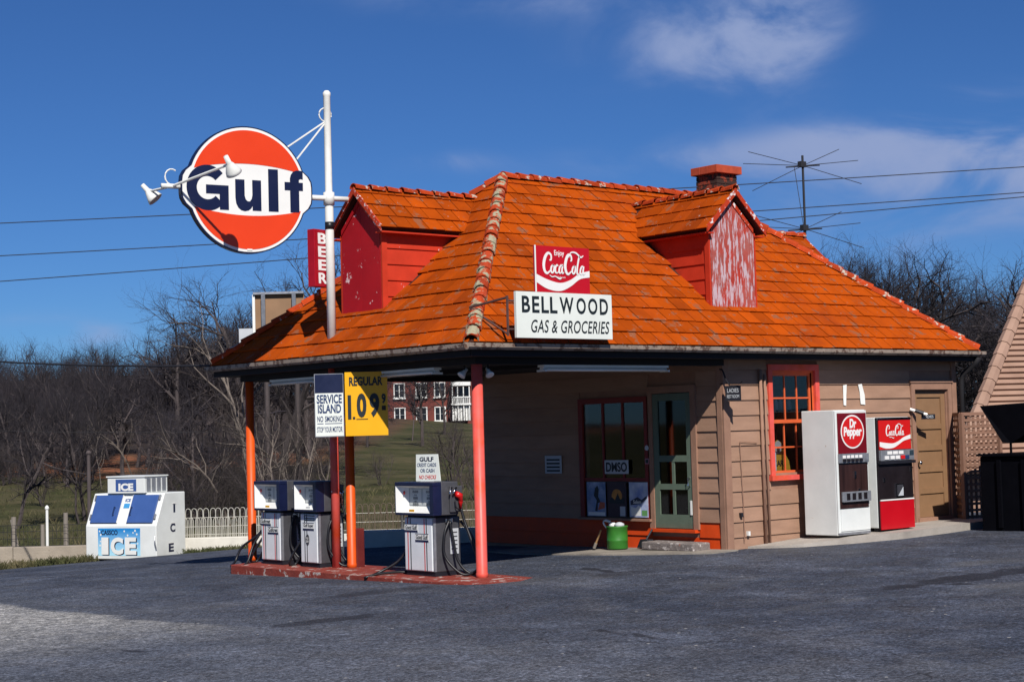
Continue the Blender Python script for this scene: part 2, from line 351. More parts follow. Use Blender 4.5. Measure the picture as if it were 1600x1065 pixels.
def pix(u, v, D):
    """a point of the place at depth D (metres ahead of the camera), used for laying out distant ground"""
    return CAM + D*(fw + rt*((u-800)/FPX) - up*((v-532.5)/FPX))
FH = V((math.cos(YAW), math.sin(YAW), 0)); RH = V((math.sin(YAW), -math.cos(YAW), 0))
def DS(x, y):
    d = V((x, y, 0))-V((CAM.x, CAM.y, 0)); return d.dot(FH), d.dot(RH)
def sst(a, b, t):
    t = max(0, min(1, (t-a)/(b-a))); return t*t*(3-2*t)
def lot_z(x, y):
    z = .1-.02*y+.012*x
    if y > 6: q = min(y-6, 10.5); z -= .0033*q*q + (max(0, y-16.5)*.04 if y > 16.5 else 0)
    return z
def ground_z(x, y):
    D, S = DS(x, y)
    a = lot_z(max(-40, min(20, x)), max(-40, min(17, y)))
    # field and wooded rise behind the low wall
    b = -.55 + .0305*max(0, min(D, 130)-36) + .9*sst(60, 110, D)*sst(4, -30, S) + 1.3*sst(110, 260, D) + 5.5*sst(112, 190, D)*sst(-.085, -.13, S/max(D, 1))
    b += .25*mnoise.noise(V((x*.05, y*.05, 3)))*sst(38, 60, D)
    t = sst(33.2, 37, D-.12*S*(1 if S > 0 else 0))
    return a*(1-t)+b*t
# ------------------------------------------------------------------ ground, lot, pads
def ground_mat():
    m = bpy.data.materials.new('field_grass'); m.use_nodes = True; t = m.node_tree; b = t.nodes['Principled BSDF']; b.inputs['Roughness'].default_value = .95; b.inputs['Specular IOR Level'].default_value = .1
    L = t.links.new
    geo = t.nodes.new('ShaderNodeNewGeometry')
    def nz(s, d, st=(1, 1, 1)):
        mp = t.nodes.new('ShaderNodeMapping'); mp.inputs['Scale'].default_value = st; L(geo.outputs['Position'], mp.inputs[0])
        n = t.nodes.new('ShaderNodeTexNoise'); n.inputs['Scale'].default_value = s; n.inputs['Detail'].default_value = d; L(mp.outputs[0], n.inputs['Vector']); return n.outputs[0]
    def ramp(f, a, b_):
        r = t.nodes.new('ShaderNodeMapRange'); r.inputs[1].default_value = a; r.inputs[2].default_value = b_; L(f, r.inputs[0]); return r.outputs[0]
    def mix(f, a, b_):
        x = t.nodes.new('ShaderNodeMixRGB'); L(f, x.inputs[0])
        for i, q in ((1, a), (2, b_)):
            if isinstance(q, tuple): x.inputs[i].default_value = (*q, 1)
            else: L(q, x.inputs[i])
        return x.outputs[0]
    c = mix(ramp(nz(.35, 6), .40, .62), (.031, .036, .013), (.080, .068, .036))
    c = mix(ramp(nz(3.0, 8), .42, .66), c, (.055, .052, .024))
    # leaf litter and bare clay under the woods, which begin about 60 m out
    vd = t.nodes.new('ShaderNodeVectorMath'); vd.operation = 'DOT_PRODUCT'; vd.inputs[1].default_value = FH; L(geo.outputs['Position'], vd.inputs[0])
    add = t.nodes.new('ShaderNodeMath'); add.operation = 'MULTIPLY_ADD'; L(nz(.12, 4), add.inputs[0]); add.inputs[1].default_value = 26; L(vd.outputs['Value'], add.inputs[2])
    off = CAM.x*FH.x+CAM.y*FH.y
    vr = t.nodes.new('ShaderNodeVectorMath'); vr.operation = 'DOT_PRODUCT'; vr.inputs[1].default_value = RH; L(geo.outputs['Position'], vr.inputs[0])
    roff = CAM.x*RH.x+CAM.y*RH.y
    left = ramp(vr.outputs['Value'], roff-7.5, roff-10.5)
    def mm(a, b_):
        q = t.nodes.new('ShaderNodeMath'); q.operation = 'MULTIPLY'; L(a, q.inputs[0]); L(b_, q.inputs[1]); return q.outputs[0]
    litter = mix(ramp(nz(1.5, 6), .4, .62), (.032, .025, .024), (.055, .040, .033))
    clay = mix(ramp(nz(1.0, 6), .42, .6), (.22, .085, .045), (.085, .055, .035))
    c = mix(mm(ramp(add.outputs[0], off+80, off+84), left), c, clay)
    c = mix(mm(ramp(add.outputs[0], off+92, off+97), left), c, litter)
    L(c, b.inputs['Base Color'])
    bp = t.nodes.new('ShaderNodeBump'); bp.inputs['Strength'].default_value = .7; bp.inputs['Distance'].default_value = .12; L(nz(4.0, 8), bp.inputs['Height']); L(bp.outputs[0], b.inputs['Normal'])
    return m
def asphalt_mat():
    m = bpy.data.materials.new('worn_asphalt'); m.use_nodes = True; t = m.node_tree; b = t.nodes['Principled BSDF']; b.inputs['Specular IOR Level'].default_value = .25
    L = t.links.new
    geo = t.nodes.new('ShaderNodeNewGeometry')
    def nz(s, d, st=(1, 1, 1), ro=.6, dist=0):
        mp = t.nodes.new('ShaderNodeMapping'); mp.inputs['Scale'].default_value = st; L(geo.outputs['Position'], mp.inputs[0])
        n = t.nodes.new('ShaderNodeTexNoise'); n.inputs['Scale'].default_value = s; n.inputs['Detail'].default_value = d; n.inputs['Roughness'].default_value = ro; n.inputs['Distortion'].default_value = dist; L(mp.outputs[0], n.inputs['Vector']); return n.outputs[0]
    def ramp(f, a, b_, c_=0, d_=1):
        r = t.nodes.new('ShaderNodeMapRange'); r.inputs[1].default_value = a; r.inputs[2].default_value = b_; r.inputs[3].default_value = c_; r.inputs[4].default_value = d_; L(f, r.inputs[0]); return r.outputs[0]
    def mix(f, a, b_, mode='MIX'):
        x = t.nodes.new('ShaderNodeMixRGB'); x.blend_type = mode; L(f, x.inputs[0]) if not isinstance(f, float) else setattr(x.inputs[0], 'default_value', f)
        for i, q in ((1, a), (2, b_)):
            if isinstance(q, tuple): x.inputs[i].default_value = (*q, 1)
            else: L(q, x.inputs[i])
        return x.outputs[0]
    def math_(op, a, b_=None, c_=None, cl=False):
        q = t.nodes.new('ShaderNodeMath'); q.operation = op; q.use_clamp = cl
        for i, z in enumerate((a, b_, c_)):
            if z is None: continue
            if isinstance(z, (int, float)): q.inputs[i].default_value = z
            else: L(z, q.inputs[i])
        return q.outputs[0]
    sp = t.nodes.new('ShaderNodeSeparateXYZ'); L(geo.outputs['Position'], sp.inputs[0])
    c = mix(ramp(nz(.5, 5), .35, .65), (.020, .0245, .036), (.038, .0435, .059))
    c = mix(ramp(nz(2.2, 8), .45, .70), c, (.040, .042, .050))
    c = mix(ramp(nz(1.1, 7, (1, 1, 1), .65, .4), .44, .60, 0, .75), c, mix(1.0, c, (.60, .60, .62), 'MULTIPLY'))
    c = mix(ramp(nz(.7, 6, (1.3, .6, 1), .6, .3), .52, .64, 0, .7), c, mix(1.0, c, (1.75, 1.72, 1.66), 'MULTIPLY'))
    # older, paler, gravelly surface towards the road
    edge = math_('MULTIPLY_ADD', nz(.9, 6, (1, .35, 1)), 2.6, sp.outputs[0])
    grav = math_('MULTIPLY', ramp(edge, -2.75, -3.05), ramp(sp.outputs[1], -2.4, 1.2))
    wide = ramp(math_('MULTIPLY_ADD', nz(.4, 5), 5.0, sp.outputs[0]), 0.5, -2.5)
    pale = mix(ramp(nz(9, 8), .40, .62), (.12, .117, .112), (.27, .26, .24))
    c = mix(math_('MULTIPLY', wide, .30), c, (.080, .085, .097))
    c = mix(math_('MULTIPLY', grav, .72), c, pale)
    # aggregate
    vo = t.nodes.new('ShaderNodeTexVoronoi'); vo.inputs['Scale'].default_value = 42; L(geo.outputs['Position'], vo.inputs['Vector'])
    bw = t.nodes.new('ShaderNodeRGBToBW'); L(vo.outputs['Color'], bw.inputs[0])
    c = mix(ramp(bw.outputs[0], .2, .8, 0, .9), c, mix(1.0, c, (2.1, 2.1, 2.15), 'MULTIPLY'))
    gr = ramp(nz(55, 3, (1, 1, 1), .8), .36, .64, .45, 1.55)
    sc = t.nodes.new('ShaderNodeVectorMath'); sc.operation = 'SCALE'; L(c, sc.inputs[0]); L(math_('MULTIPLY', math_('MULTIPLY', gr, ramp(nz(21, 3, (1, 1, 1), .8), .34, .66, .55, 1.5)), ramp(nz(7, 6, (1, 1, 1), .7), .3, .7, .72, 1.28)), sc.inputs['Scale']); c = sc.outputs[0]
    dk = ramp(nz(26, 5), .60, .66, 0, .7)
    c = mix(dk, c, (.016, .017, .022))
    sp2 = t.nodes.new('ShaderNodeTexVoronoi'); sp2.inputs['Scale'].default_value = 5.5; L(geo.outputs['Position'], sp2.inputs['Vector'])
    spk = math_('MULTIPLY', math_('LESS_THAN', sp2.outputs['Distance'], .08), ramp(nz(3, 2), .55, .60))
    c = mix(math_('MULTIPLY', spk, .8), c, (.42, .40, .37))
    # oil stains and patch seams
    st = ramp(nz(.9, 6, (1.0, .5, 1), .55, .6), .665, .70, 0, .85)
    c = mix(st, c, (.012, .012, .016))
    se = ramp(math_('ABSOLUTE', math_('SUBTRACT', nz(.33, 3, (1, 1, 1), .5, .3), .5)), .0022, .0005, 0, .8)
    c = mix(math_('MULTIPLY', se, ramp(nz(1.3, 2), .45, .55)), c, (.012, .012, .015))
    # dirt washed thin over the lot
    c = mix(ramp(nz(.28, 7, (1, 2.2, 1)), .56, .74, 0, .45), c, (.115, .112, .108))
    for (x0, y0, sx, sy, a_) in ((2.6, -5.2, 1.9, .32, .12), (4.3, -5.4, .85, .42, .1), (-3.4, -1.9, .60, .22, .2), (1.4, -.9, .5, .35, .4), (-1.2, .2, .8, .3, .35)):
        dx = math_('MULTIPLY', math_('SUBTRACT', sp.outputs[0], x0), 1/sx); dy = math_('MULTIPLY', math_('SUBTRACT', sp.outputs[1], y0), 1/sy)
        rr = math_('ADD', math_('MULTIPLY', dx, dx), math_('MULTIPLY', dy, dy)); rr = math_('ADD', rr, math_('MULTIPLY', math_('SUBTRACT', nz(2.4, 6), .5), 3.2))
        c = mix(ramp(rr, .9, .55, 0, .9-a_), c, (.011, .011, .015))
    L(c, b.inputs['Base Color']); b.inputs['Roughness'].default_value = .82
    bp = t.nodes.new('ShaderNodeBump'); bp.inputs['Strength'].default_value = .55; bp.inputs['Distance'].default_value = .012
    hs = math_('MULTIPLY_ADD', nz(18, 6), .8, math_('MULTIPLY', vo.outputs['Distance'], -.9)); L(hs, bp.inputs['Height']); L(bp.outputs[0], b.inputs['Normal'])
    return m
def sheet(name, xs, ys, zf, mat, keep=None):
    mb = MB(); idx = {}
    for i, x in enumerate(xs):
        for j, y in enumerate(ys): idx[i, j] = len(mb.v); mb.v.append((x, y, zf(x, y)))
    for i in range(len(xs)-1):
        for j in range(len(ys)-1):
            if keep is None or keep((xs[i]+xs[i+1])/2, (ys[j]+ys[j+1])/2): mb.f.append((idx[i, j], idx[i+1, j], idx[i+1, j+1], idx[i, j+1]))
    return struct(mb.build(name, mat, smooth=True))
def steps(a, b, n): return [a+(b-a)*i/n for i in range(n+1)]
gx = [-900, -500, -250, -140, -80, -50]+steps(-36, 70, 53)+[85, 105, 130, 170, 230, 320, 480, 900]
gy = [-900, -500, -250, -140, -80, -50]+steps(-36, 90, 63)+[105, 125, 150, 190, 250, 340, 500, 900]
def gsafe(x, y):
    z = ground_z(x, y); D, S = DS(x, y)
    return z-.09*sst(37, 34.5, D)
sheet('ground', gx, gy, gsafe, ground_mat())
# the lot is bounded by the low wall (36 m ahead) and runs out to the road behind the viewer
M_asph = asphalt_mat()
lot = MB()
cols = 60; rows = 60
for i in range(rows+1):
    for j in range(cols+1):
        D = -20+(33.55+20)*i/rows; S = -45+(70)*j/cols
        p = V((CAM.x, CAM.y, 0))+FH*D+RH*S
        if i == rows: p += FH*(.25*mnoise.noise(V((S*.8, 0, 0)))-.35)
        lot.v.append((p.x, p.y, lot_z(max(-40, min(20, p.x)), max(-40, min(17, p.y)))))
for i in range(rows):
    for j in range(cols):
        q = i*(cols+1)+j; lot.f.append((q, q+1, q+cols+2, q+cols+1)[::-1])
struct(lot.build('asphalt_lot', M_asph, smooth=True))
# verge strip of dirt against the wall
def ground_pad(name, poly, top, mat, depth=.2):
    """a slab cast on the lot: outline polygon, top height function"""
    n = len(poly); mb = MB()
    t_ = [V((x, y, top(x, y))) for x, y in poly]; b_ = [p-V((0, 0, depth)) for p in t_]
    mb.add(t_+b_, [tuple(range(n))]+[(i, n+i, n+(i+1) % n, (i+1) % n) for i in range(n)])
    return struct(mb.build(name, mat))
ground_pad('concrete_pad', [(5.02, .30), (5.22, -.10), (5.42, -.35), (6.1, -.66), (7.0, -.82), (8.0, -.78), (9.3, -.62), (10.3, -.5), (10.3, .34), (7, .34)], lambda x, y: lot_z(x, y)+.03+.055*sst(5.1, 6.3, x)+.02*sst(6, 8, x), M_conc)
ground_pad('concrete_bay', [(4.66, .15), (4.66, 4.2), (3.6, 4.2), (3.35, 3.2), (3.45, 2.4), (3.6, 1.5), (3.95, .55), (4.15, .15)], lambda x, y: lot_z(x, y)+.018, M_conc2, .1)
isl = [(-.28, 5.10), (-.34, 4.98), (-.34, .25), (-.28, -.10), (-.10, -.32), (.35, -.42), (.70, -.25), (.74, .1), (.74, 5.0), (.66, 5.15), (0, 5.2)]
ground_pad('pump_island', isl, lambda x, y: .112, M_island, .3)
# hairline kerb edge left of paint
# ------------------------------------------------------------------ the filling station building
L_, W_, HE, HA = 10.203, 5.984, 2.915, 5.487
AX, BX, MY = 3.064, 7.331, W_/2
WX, WY, WXE, WYB = 4.684, .356, 9.986, 5.63
rnd = random.Random(7)
store = thing('store_building', 'small filling station store with bright orange hip roof, brown siding and canopy over pumps', 'building', (WX, WY, .1))
roof = MB()
E0, E1, E2, E3 = V((0, 0, HE)), V((L_, 0, HE)), V((L_, W_, HE)), V((0, W_, HE)); A, B = V((AX, MY, HA)), V((BX, MY, HA))
dn = V((0, 0, -.05))
roof.add([E0, E1, E2, E3, A, B], [(0, 1, 5, 4), (3, 0, 4), (1, 2, 5), (2, 3, 4, 5)])
roof.add([E0+dn, E1+dn, E2+dn, E3+dn], [(3, 2, 1, 0)])
roof.add([E0, E1, E2, E3, E0+dn, E1+dn, E2+dn, E3+dn], [(0, 4, 5, 1), (1, 5, 6, 2), (2, 6, 7, 3), (3, 7, 4, 0)])
roofo = roof.build('roof', M_deck, store); roofo['label'] = 'orange painted tile hip roof'
def clip(poly, pts):
    """Sutherland-Hodgman, both lists of (a, b), pts counter-clockwise convex"""
    out = poly
    for i in range(len(pts)):
        p, q = pts[i], pts[(i+1) % len(pts)]; inp = out; out = []
        def side(c): return (q[0]-p[0])*(c[1]-p[1])-(q[1]-p[1])*(c[0]-p[0])
        for k in range(len(inp)):
            a, b = inp[k-1], inp[k]; sa, sb = side(a), side(b)
            if (sa >= 0) != (sb >= 0):
                t = sa/(sa-sb); out.append((a[0]+(b[0]-a[0])*t, a[1]+(b[1]-a[1])*t))
            if sb >= 0: out.append(b)
        if not out: return []
    return out
def tile_slope(O, Rv, Uv, outline, e, w, skip, seed):
    Rv = Rv.normalized(); Uv = Uv.normalized(); N = Rv.cross(Uv); rg = random.Random(seed); tiles = []
    bmax = max(p[1] for p in outline); amax = max(p[0] for p in outline)
    row = 0; b = -.03
    while b < bmax:
        a = -w*1.2-(w/2 if row % 2 else 0)+rg.uniform(-.02, .02)
        while a < amax+w:
            wob = rg.uniform(-.006, .006); lift = rg.uniform(0, .008); g = .007
            quad = [(a+g, b+wob), (a+w-g, b+wob+rg.uniform(-.004, .004)), (a+w-g, b+e+.03), (a+g, b+e+.03)]
            ca, cb = a+w/2, b+e/2
            if not any(s_(ca, cb) for s_ in skip):
                po = clip(quad, outline)
                if len(po) >= 3:
                    ar = abs(sum(po[i-1][0]*po[i][1]-po[i][0]*po[i-1][1] for i in range(len(po))))/2
                    if ar > .006:
                        def P(q, dz): return O+Rv*q[0]+Uv*q[1]+N*(.026+lift-.020*(q[1]-b)/(e+.03)+dz)
                        tiles.append(([P(q, 0) for q in po], [P(q, -.014) for q in po], ar))
            a += w
        b += e; row += 1
    return tiles
def emit_tiles(tiles, parent, limit, name='roof_tile'):
    tiles.sort(key=lambda t: -t[2]/((sum(t[0], V((0, 0, 0)))/len(t[0])-CAM).length**2))
    rest = MB()
    for i, (tp, bt, ar) in enumerate(tiles):
        n = len(tp); c = sum(tp, V((0, 0, 0)))/n
        fs = [tuple(range(n)), tuple(range(2*n-1, n-1, -1))]+[(k, n+k, n+(k+1) % n, (k+1) % n) for k in range(n)]
        if i < limit:
            mb = MB().add([p-c for p in tp+bt], fs); o = bpy.data.objects.new(name, mb.mesh(name, M_tile)); COL.objects.link(o); o.parent = parent; o.location = c-wloc(parent)
        else: rest.add(tp+bt, fs)
    if rest.v: struct(rest.build('roof_tile_field', M_tile, parent), 'stuff')
uL = (V((0, MY, HA-HE))).normalized(); lenL = math.hypot(MY, HA-HE)
uS = (V((AX, 0, HA-HE))).normalized(); lenS = math.hypot(AX, HA-HE)
# dormer footprints (in slope coordinates) where no tile lies
kL, kS = (HA-HE)/MY, (HA-HE)/AX
DC, DY, DW = 5.32, .68, .455        # lot-side dormer: centre X, front Y, half width
EC, EX = 3.16, .69                   # road-side dormer: centre Y, front X
DZ0, DZW, DZA = 3.47, 4.58, 4.99     # sill, wall top, gable apex
def skL(a, b):
    y = b*uL.y; z = HE+b*uL.z; return abs(a-DC) < DW-.03 and y > DY+.06 and z < 4.62
def skS(a, b):
    x = b*uS.x; z = HE+b*uS.z; return abs((W_-a)-EC) < DW-.03 and x > EX+.06 and z < 4.62
T1 = tile_slope(E0, V((1, 0, 0)), uL, [(0, -.04), (L_, -.04), (BX, lenL), (AX, lenL)], .272, .268, [skL], 1)
T2 = tile_slope(E3, V((0, -1, 0)), uS, [(0, -.04), (W_, -.04), (W_/2, lenS)], .285, .30, [skS], 2)
emit_tiles(T1+T2, roofo, 290)
T3 = tile_slope(E1, V((0, 1, 0)), V((-(L_-BX), 0, HA-HE)), [(0, -.04), (W_, -.04), (W_/2, math.hypot(L_-BX, HA-HE))], .272, .268, [], 3)
T4 = tile_slope(E2, V((-1, 0, 0)), V((0, -MY, HA-HE)), [(0, -.04), (L_, -.04), (L_-AX, lenL), (L_-BX, lenL)], .272, .268, [], 4)
emit_tiles(T3+T4, roofo, 0)
def cap_mesh(name, mat, r0=.098, r1=.080, ln=.30):
    mb = MB(); n = 7
    for x, r in ((0, r0), (ln, r1)):
        for i in range(n): th = math.pi*(-.05+1.1*i/(n-1)); mb.v.append((x, r*math.cos(th), r*math.sin(th)*.85))
        for i in range(n): th = math.pi*(-.05+1.1*i/(n-1)); mb.v.append((x, (r-.016)*math.cos(th), (r-.016)*math.sin(th)*.85))
    k = 2*n
    for i in range(n-1): mb.f += [(i, k+i, k+i+1, i+1)[::-1], (n+i, n+i+1, k+n+i+1, k+n+i)[::-1], (i, i+1, n+i+1, n+i)[::-1], (k+i, k+n+i, k+n+i+1, k+i+1)[::-1]]
    return mb.mesh(name, mat)
CAPH = cap_mesh('hip_cap', M_hip); CAPR = cap_mesh('ridge_cap', M_ridge)
def caps(P, Q, me, parent, name, step=.265, lift=.012, seed=0, s=1.0):
    rg = random.Random(seed); d = Q-P; n = max(1, round(d.length/step)); st = d.length/n; t = d.normalized(); sd = V((0, 0, 1)).cross(t).normalized(); u = t.cross(sd)
    for i in range(n):
        o = bpy.data.objects.new(name, me); COL.objects.link(o); o.parent = parent
        tt = (t-u*.05).normalized(); s2 = u.cross(tt).normalized(); u2 = tt.cross(s2)
        pos = P+t*(i*st)+u*(lift+rg.uniform(-.004, .006))-wloc(parent)+sd*rg.uniform(-.006, .006)
        k = st/.265*s
        o.matrix_basis = Matrix(((tt.x*k, s2.x*s, u2.x*s, pos.x), (tt.y*k, s2.y*s, u2.y*s, pos.y), (tt.z*k, s2.z*s, u2.z*s, pos.z), (0, 0, 0, 1)))
caps(E0+V((.02, .02, .01)), A, CAPH, roofo, 'hip_tile', seed=1); caps(E3+V((.02, -.02, .01)), A, CAPR, roofo, 'hip_tile', seed=2)
caps(E1+V((-.02, .02, .01)), B, CAPR, roofo, 'hip_tile', seed=3); caps(E2+V((-.02, -.02, .01)), B, CAPR, roofo, 'hip_tile', seed=4)
caps(A, B, CAPR, roofo, 'ridge_tile', seed=5)

# dormers ------------------------------------------------------------
def dormer(T, depth_at, face_mat, side_mat, lab, peel, seed):
    """T maps local (x right, y up, z out) at the foot of the front; depth_at(z) = how far back the main roof lies at height z"""
    hw = DW; h = DZW-DZ0; ha = DZA-DZ0; ov = .10; rg = random.Random(seed)
    mb = MB()
    fr = [(-hw, 0), (hw, 0), (hw, h), (0, ha), (-hw, h)]
    back = depth_at(DZ0+ha)+.25
    d = MB().prism([T @ V((x, y, -.012)) for x, y in fr], (T.to_3x3() @ V((0, 0, -1)))*back).build('dormer', side_mat, store); d['label'] = lab
    # boarded front, two wide boards
    pk = .012
    for x0, x1 in ((-hw+.012, -.01*pk), (.003, hw-.012)):
        def top(x): return h+(ha-h)*(1-abs(x)/hw)-.02
        flat(T, [(x0, .0), (x1, .0), (x1, top(x1)), (x0, top(x0))], face_mat, d, 'front_board', -.006, .022)
    flat(T, [(-hw-.02, -.035), (hw+.02, -.035), (hw+.02, -.004), (-hw-.02, -.004)], face_mat, d, 'front_sill', -.03, .05)
    # side boards on both cheeks
    for s in (-1, 1):
        z = 0
        while z < h-.02:
            z1 = min(z+.215, h); y0 = depth_at(DZ0+z)+.1; 
            p = [(s*hw, z), (s*(hw+.022), z), (s*(hw+.006), z1), (s*hw, z1)]
            MB().prism([T @ V((x, y, -.02)) for x, y in p], (T.to_3x3() @ V((0, 0, -1)))*(depth_at(DZ0+z1)+.06)).build('siding_board', side_mat, d)
            z = z1
        MB().box(min(s*hw, s*(hw+.03)), max(s*hw, s*(hw+.03)), 0, h, -.07, .014, T).build('corner_board', side_mat, d)
    # roof planes with overhang
    ex = .60; rz = 5.16-DZ0; ez = 4.595-DZ0; sl = V((ex, ez-rz, 0)); 
    for s in (-1, 1):
        pts = [V((0, rz, ov)), V((s*ex, ez, ov)), V((s*ex, ez, -depth_at(DZ0+ez)-.10)), V((0, rz, -depth_at(DZ0+rz)-.05))]
        nrm = V((s*(rz-ez), ex, 0)).normalized()
        MB().prism([T @ (p-nrm*.05) for p in pts], (T.to_3x3() @ nrm)*.05).build('dormer_deck', M_deck, d)
        # tiles
        Rv = T.to_3x3() @ V((0, 0, -s)); Uv = T.to_3x3() @ V((-s*ex, rz-ez, 0))
        if s < 0: O = T @ V((-ex, ez, -depth_at(DZ0+ez)-.1)); ln = depth_at(DZ0+ez)+.1+ov; e2 = depth_at(DZ0+rz)-depth_at(DZ0+ez)
        else: O = T @ V((ex, ez, ov)); ln = depth_at(DZ0+ez)+.1+ov; e2 = depth_at(DZ0+rz)-depth_at(DZ0+ez)
        sl_ = math.hypot(ex, rz-ez)
        ol = [(0, -.03), (ln+.02, -.03), (ln+.02, sl_), (-e2, sl_)] if s < 0 else [(-.02, -.03), (ln, -.03), (ln+e2, sl_), (-.02, sl_)]
        emit_tiles(tile_slope(O, Rv, Uv, ol, .255, .27, [], seed+s), d, 40, 'dormer_tile')
        # rake board
        q = [V((0, rz-.06, 0)), V((s*(ex+.01), ez-.06, 0)), V((s*(ex+.01), ez+.03, 0)), V((0, rz+.03, 0))]
        MB().prism([T @ (p+V((0, 0, ov))) for p in q], (T.to_3x3() @ V((0, 0, 1)))*.022).build('rake_board', M_rake, d)
        q = [V((0, ha-.02, 0)), V((s*(hw-.02), h+.0, 0)), V((s*(hw-.02), h+.07, 0)), V((0, ha+.05, 0))]
        MB().prism([T @ (p+V((0, 0, .016))) for p in q], (T.to_3x3() @ V((0, 0, 1)))*.014).build('gable_trim', M_rake if s > 0 else face_mat, d)
        MB().box(min(s*hw, s*ex), max(s*hw, s*ex), ez-.075, ez-.055, -depth_at(DZ0+ez)-.02, ov-.01, T).build('soffit', side_mat, d)
    caps(T @ V((0, rz+.01, ov+.02)), T @ V((0, rz+.01, -depth_at(DZ0+rz)-.05)), CAPR, d, 'ridge_tile', seed=seed, s=.8)
    return d
dormer(face((DC, DY, DZ0), (1, 0, 0), (0, 0, 1)), lambda z: (z-HE)/kL-DY, M_dpeel, M_dredR, 'red dormer with peeling white flaked boards, facing the lot', True, 11)
dormer(face((EX, EC, DZ0), (0, -1, 0), (0, 0, 1)), lambda z: (z-HE)/kS-EX, M_dred, M_dredR, 'crimson boarded dormer behind the pole', False, 21)
kE = (HA-HE)/(L_-BX)
_z = (DZ0, DZW, DZA); 
dormer(face((L_-.66, 3.0, DZ0-.18), (0, 1, 0), (0, 0, 1)), lambda z: (z-.18-HE)/kE-.66, M_dred, M_dredR, 'dormer on the far end of the roof, only its ridge showing', False, 31)
# chimney ------------------------------------------------------------
cx0, cx1, cy0, cy1 = 7.33, 7.80, 2.77, 3.22
ch = MB().box(cx0+.01, cx1-.01, cy0+.01, cy1-.01, 5.0, 5.93).build('chimney', M_mortar, store)
bz = 5.2; row = 0; rg = random.Random(3); bm_ = {}
while bz < 5.86:
    for ax_, (a0, a1) in (('x', (cx0, cx1)), ('y', (cy0, cy1))):
        for far_ in (0, 1):
            p = a0+(.0 if row % 2 else -.105)
            while p < a1:
                q0, q1 = max(a0, p), min(a1, p+.20); p += .21
                if q1-q0 < .04: continue
                jt = rg.uniform(-.003, .003)
                if ax_ == 'x': yy = cy0 if not far_ else cy1-.03; b_ = MB().box(q0, q1, yy+jt, yy+.03+jt, bz, bz+.062)
                else: xx = cx0 if not far_ else cx1-.03; b_ = MB().box(xx+jt, xx+.03+jt, q0+.002, q1-.002, bz, bz+.062)
                b_.build('brick', M_brick, ch)
    bz += .072; row += 1
for a0, a1, b0, b1 in ((cx0-.06, cx1+.06, cy0-.06, cy0+.14), (cx0-.06, cx1+.06, cy1-.14, cy1+.06), (cx0-.06, cx0+.14, cy0+.142, cy1-.142), (cx1-.14, cx1+.06, cy0+.142, cy1-.142)):
    MB().box(a0, a1, b0, b1, 5.865, 5.99).build('cap_course', M_brickcap, ch, bevel=.006)
# eaves: gutters, fascia, beams, ceiling -----------------------------------
def gutter(P, Q, out_, name='gutter'):
    n = 6; mb = MB(); d = (Q-P)
    prof = [(-.02, .05), (-.02, -.01), (.02, -.036), (.06, -.036), (.088, -.008), (.092, .04), (.082, .04), (.076, -.004), (.056, -.025), (.022, -.025), (-.006, -.004), (-.006, .05)]
    mb.prism([P+out_*a+V((0, 0, b-.06)) for a, b in prof], d)
    return mb.build(name, M_gutter, store)
gutter(E0+V((-.1, 0, 0)), E1+V((.06, 0, 0)), V((0, -1, 0))); gutter(E0, E3+V((0, .06, 0)), V((-1, 0, 0)))
gutter(E1, E2, V((1, 0, 0))); gutter(E3, E2, V((0, 1, 0)))
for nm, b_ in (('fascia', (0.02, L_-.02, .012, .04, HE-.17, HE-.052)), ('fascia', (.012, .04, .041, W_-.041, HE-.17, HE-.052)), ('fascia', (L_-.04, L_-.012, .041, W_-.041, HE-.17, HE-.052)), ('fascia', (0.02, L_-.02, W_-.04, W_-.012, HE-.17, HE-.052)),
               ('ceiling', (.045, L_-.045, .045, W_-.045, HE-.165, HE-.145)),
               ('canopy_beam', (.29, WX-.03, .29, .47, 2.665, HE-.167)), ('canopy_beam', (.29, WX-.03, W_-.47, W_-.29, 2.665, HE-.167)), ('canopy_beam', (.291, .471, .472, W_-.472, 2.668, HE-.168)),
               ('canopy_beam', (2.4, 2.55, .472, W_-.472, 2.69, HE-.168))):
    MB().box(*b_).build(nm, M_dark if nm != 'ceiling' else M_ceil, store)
# posts ---------------------------------------------------------------------
def post(x, y, r, mat, lab):
    o = MB().lathe([(r+.006, .1), (r+.006, .16), (r, .17), (r, 2.664)], 20, Matrix.Translation((x, y, 0))).build('canopy_post', mat, store, smooth=False)
    for p in o.data.polygons: p.use_smooth = len(p.vertices) == 4
    o['label'] = lab
post(.384, .384, .068, M_coral, 'coral pink round post at the canopy corner')
post(.384, W_-.384, .062, M_porange, 'orange round post beside the white fence')
post(.40, 3.13, .062, M_porange, 'orange round post in the middle of the island')
MB().box(.43, .56, 3.06, 3.24, .11, .62).build('meter_box', pm('meter_box_red', (.12, .012, .01), .6, .3), store, bevel=.01)
# walls ----------------------------------------------------------------------
wl_ = MB()
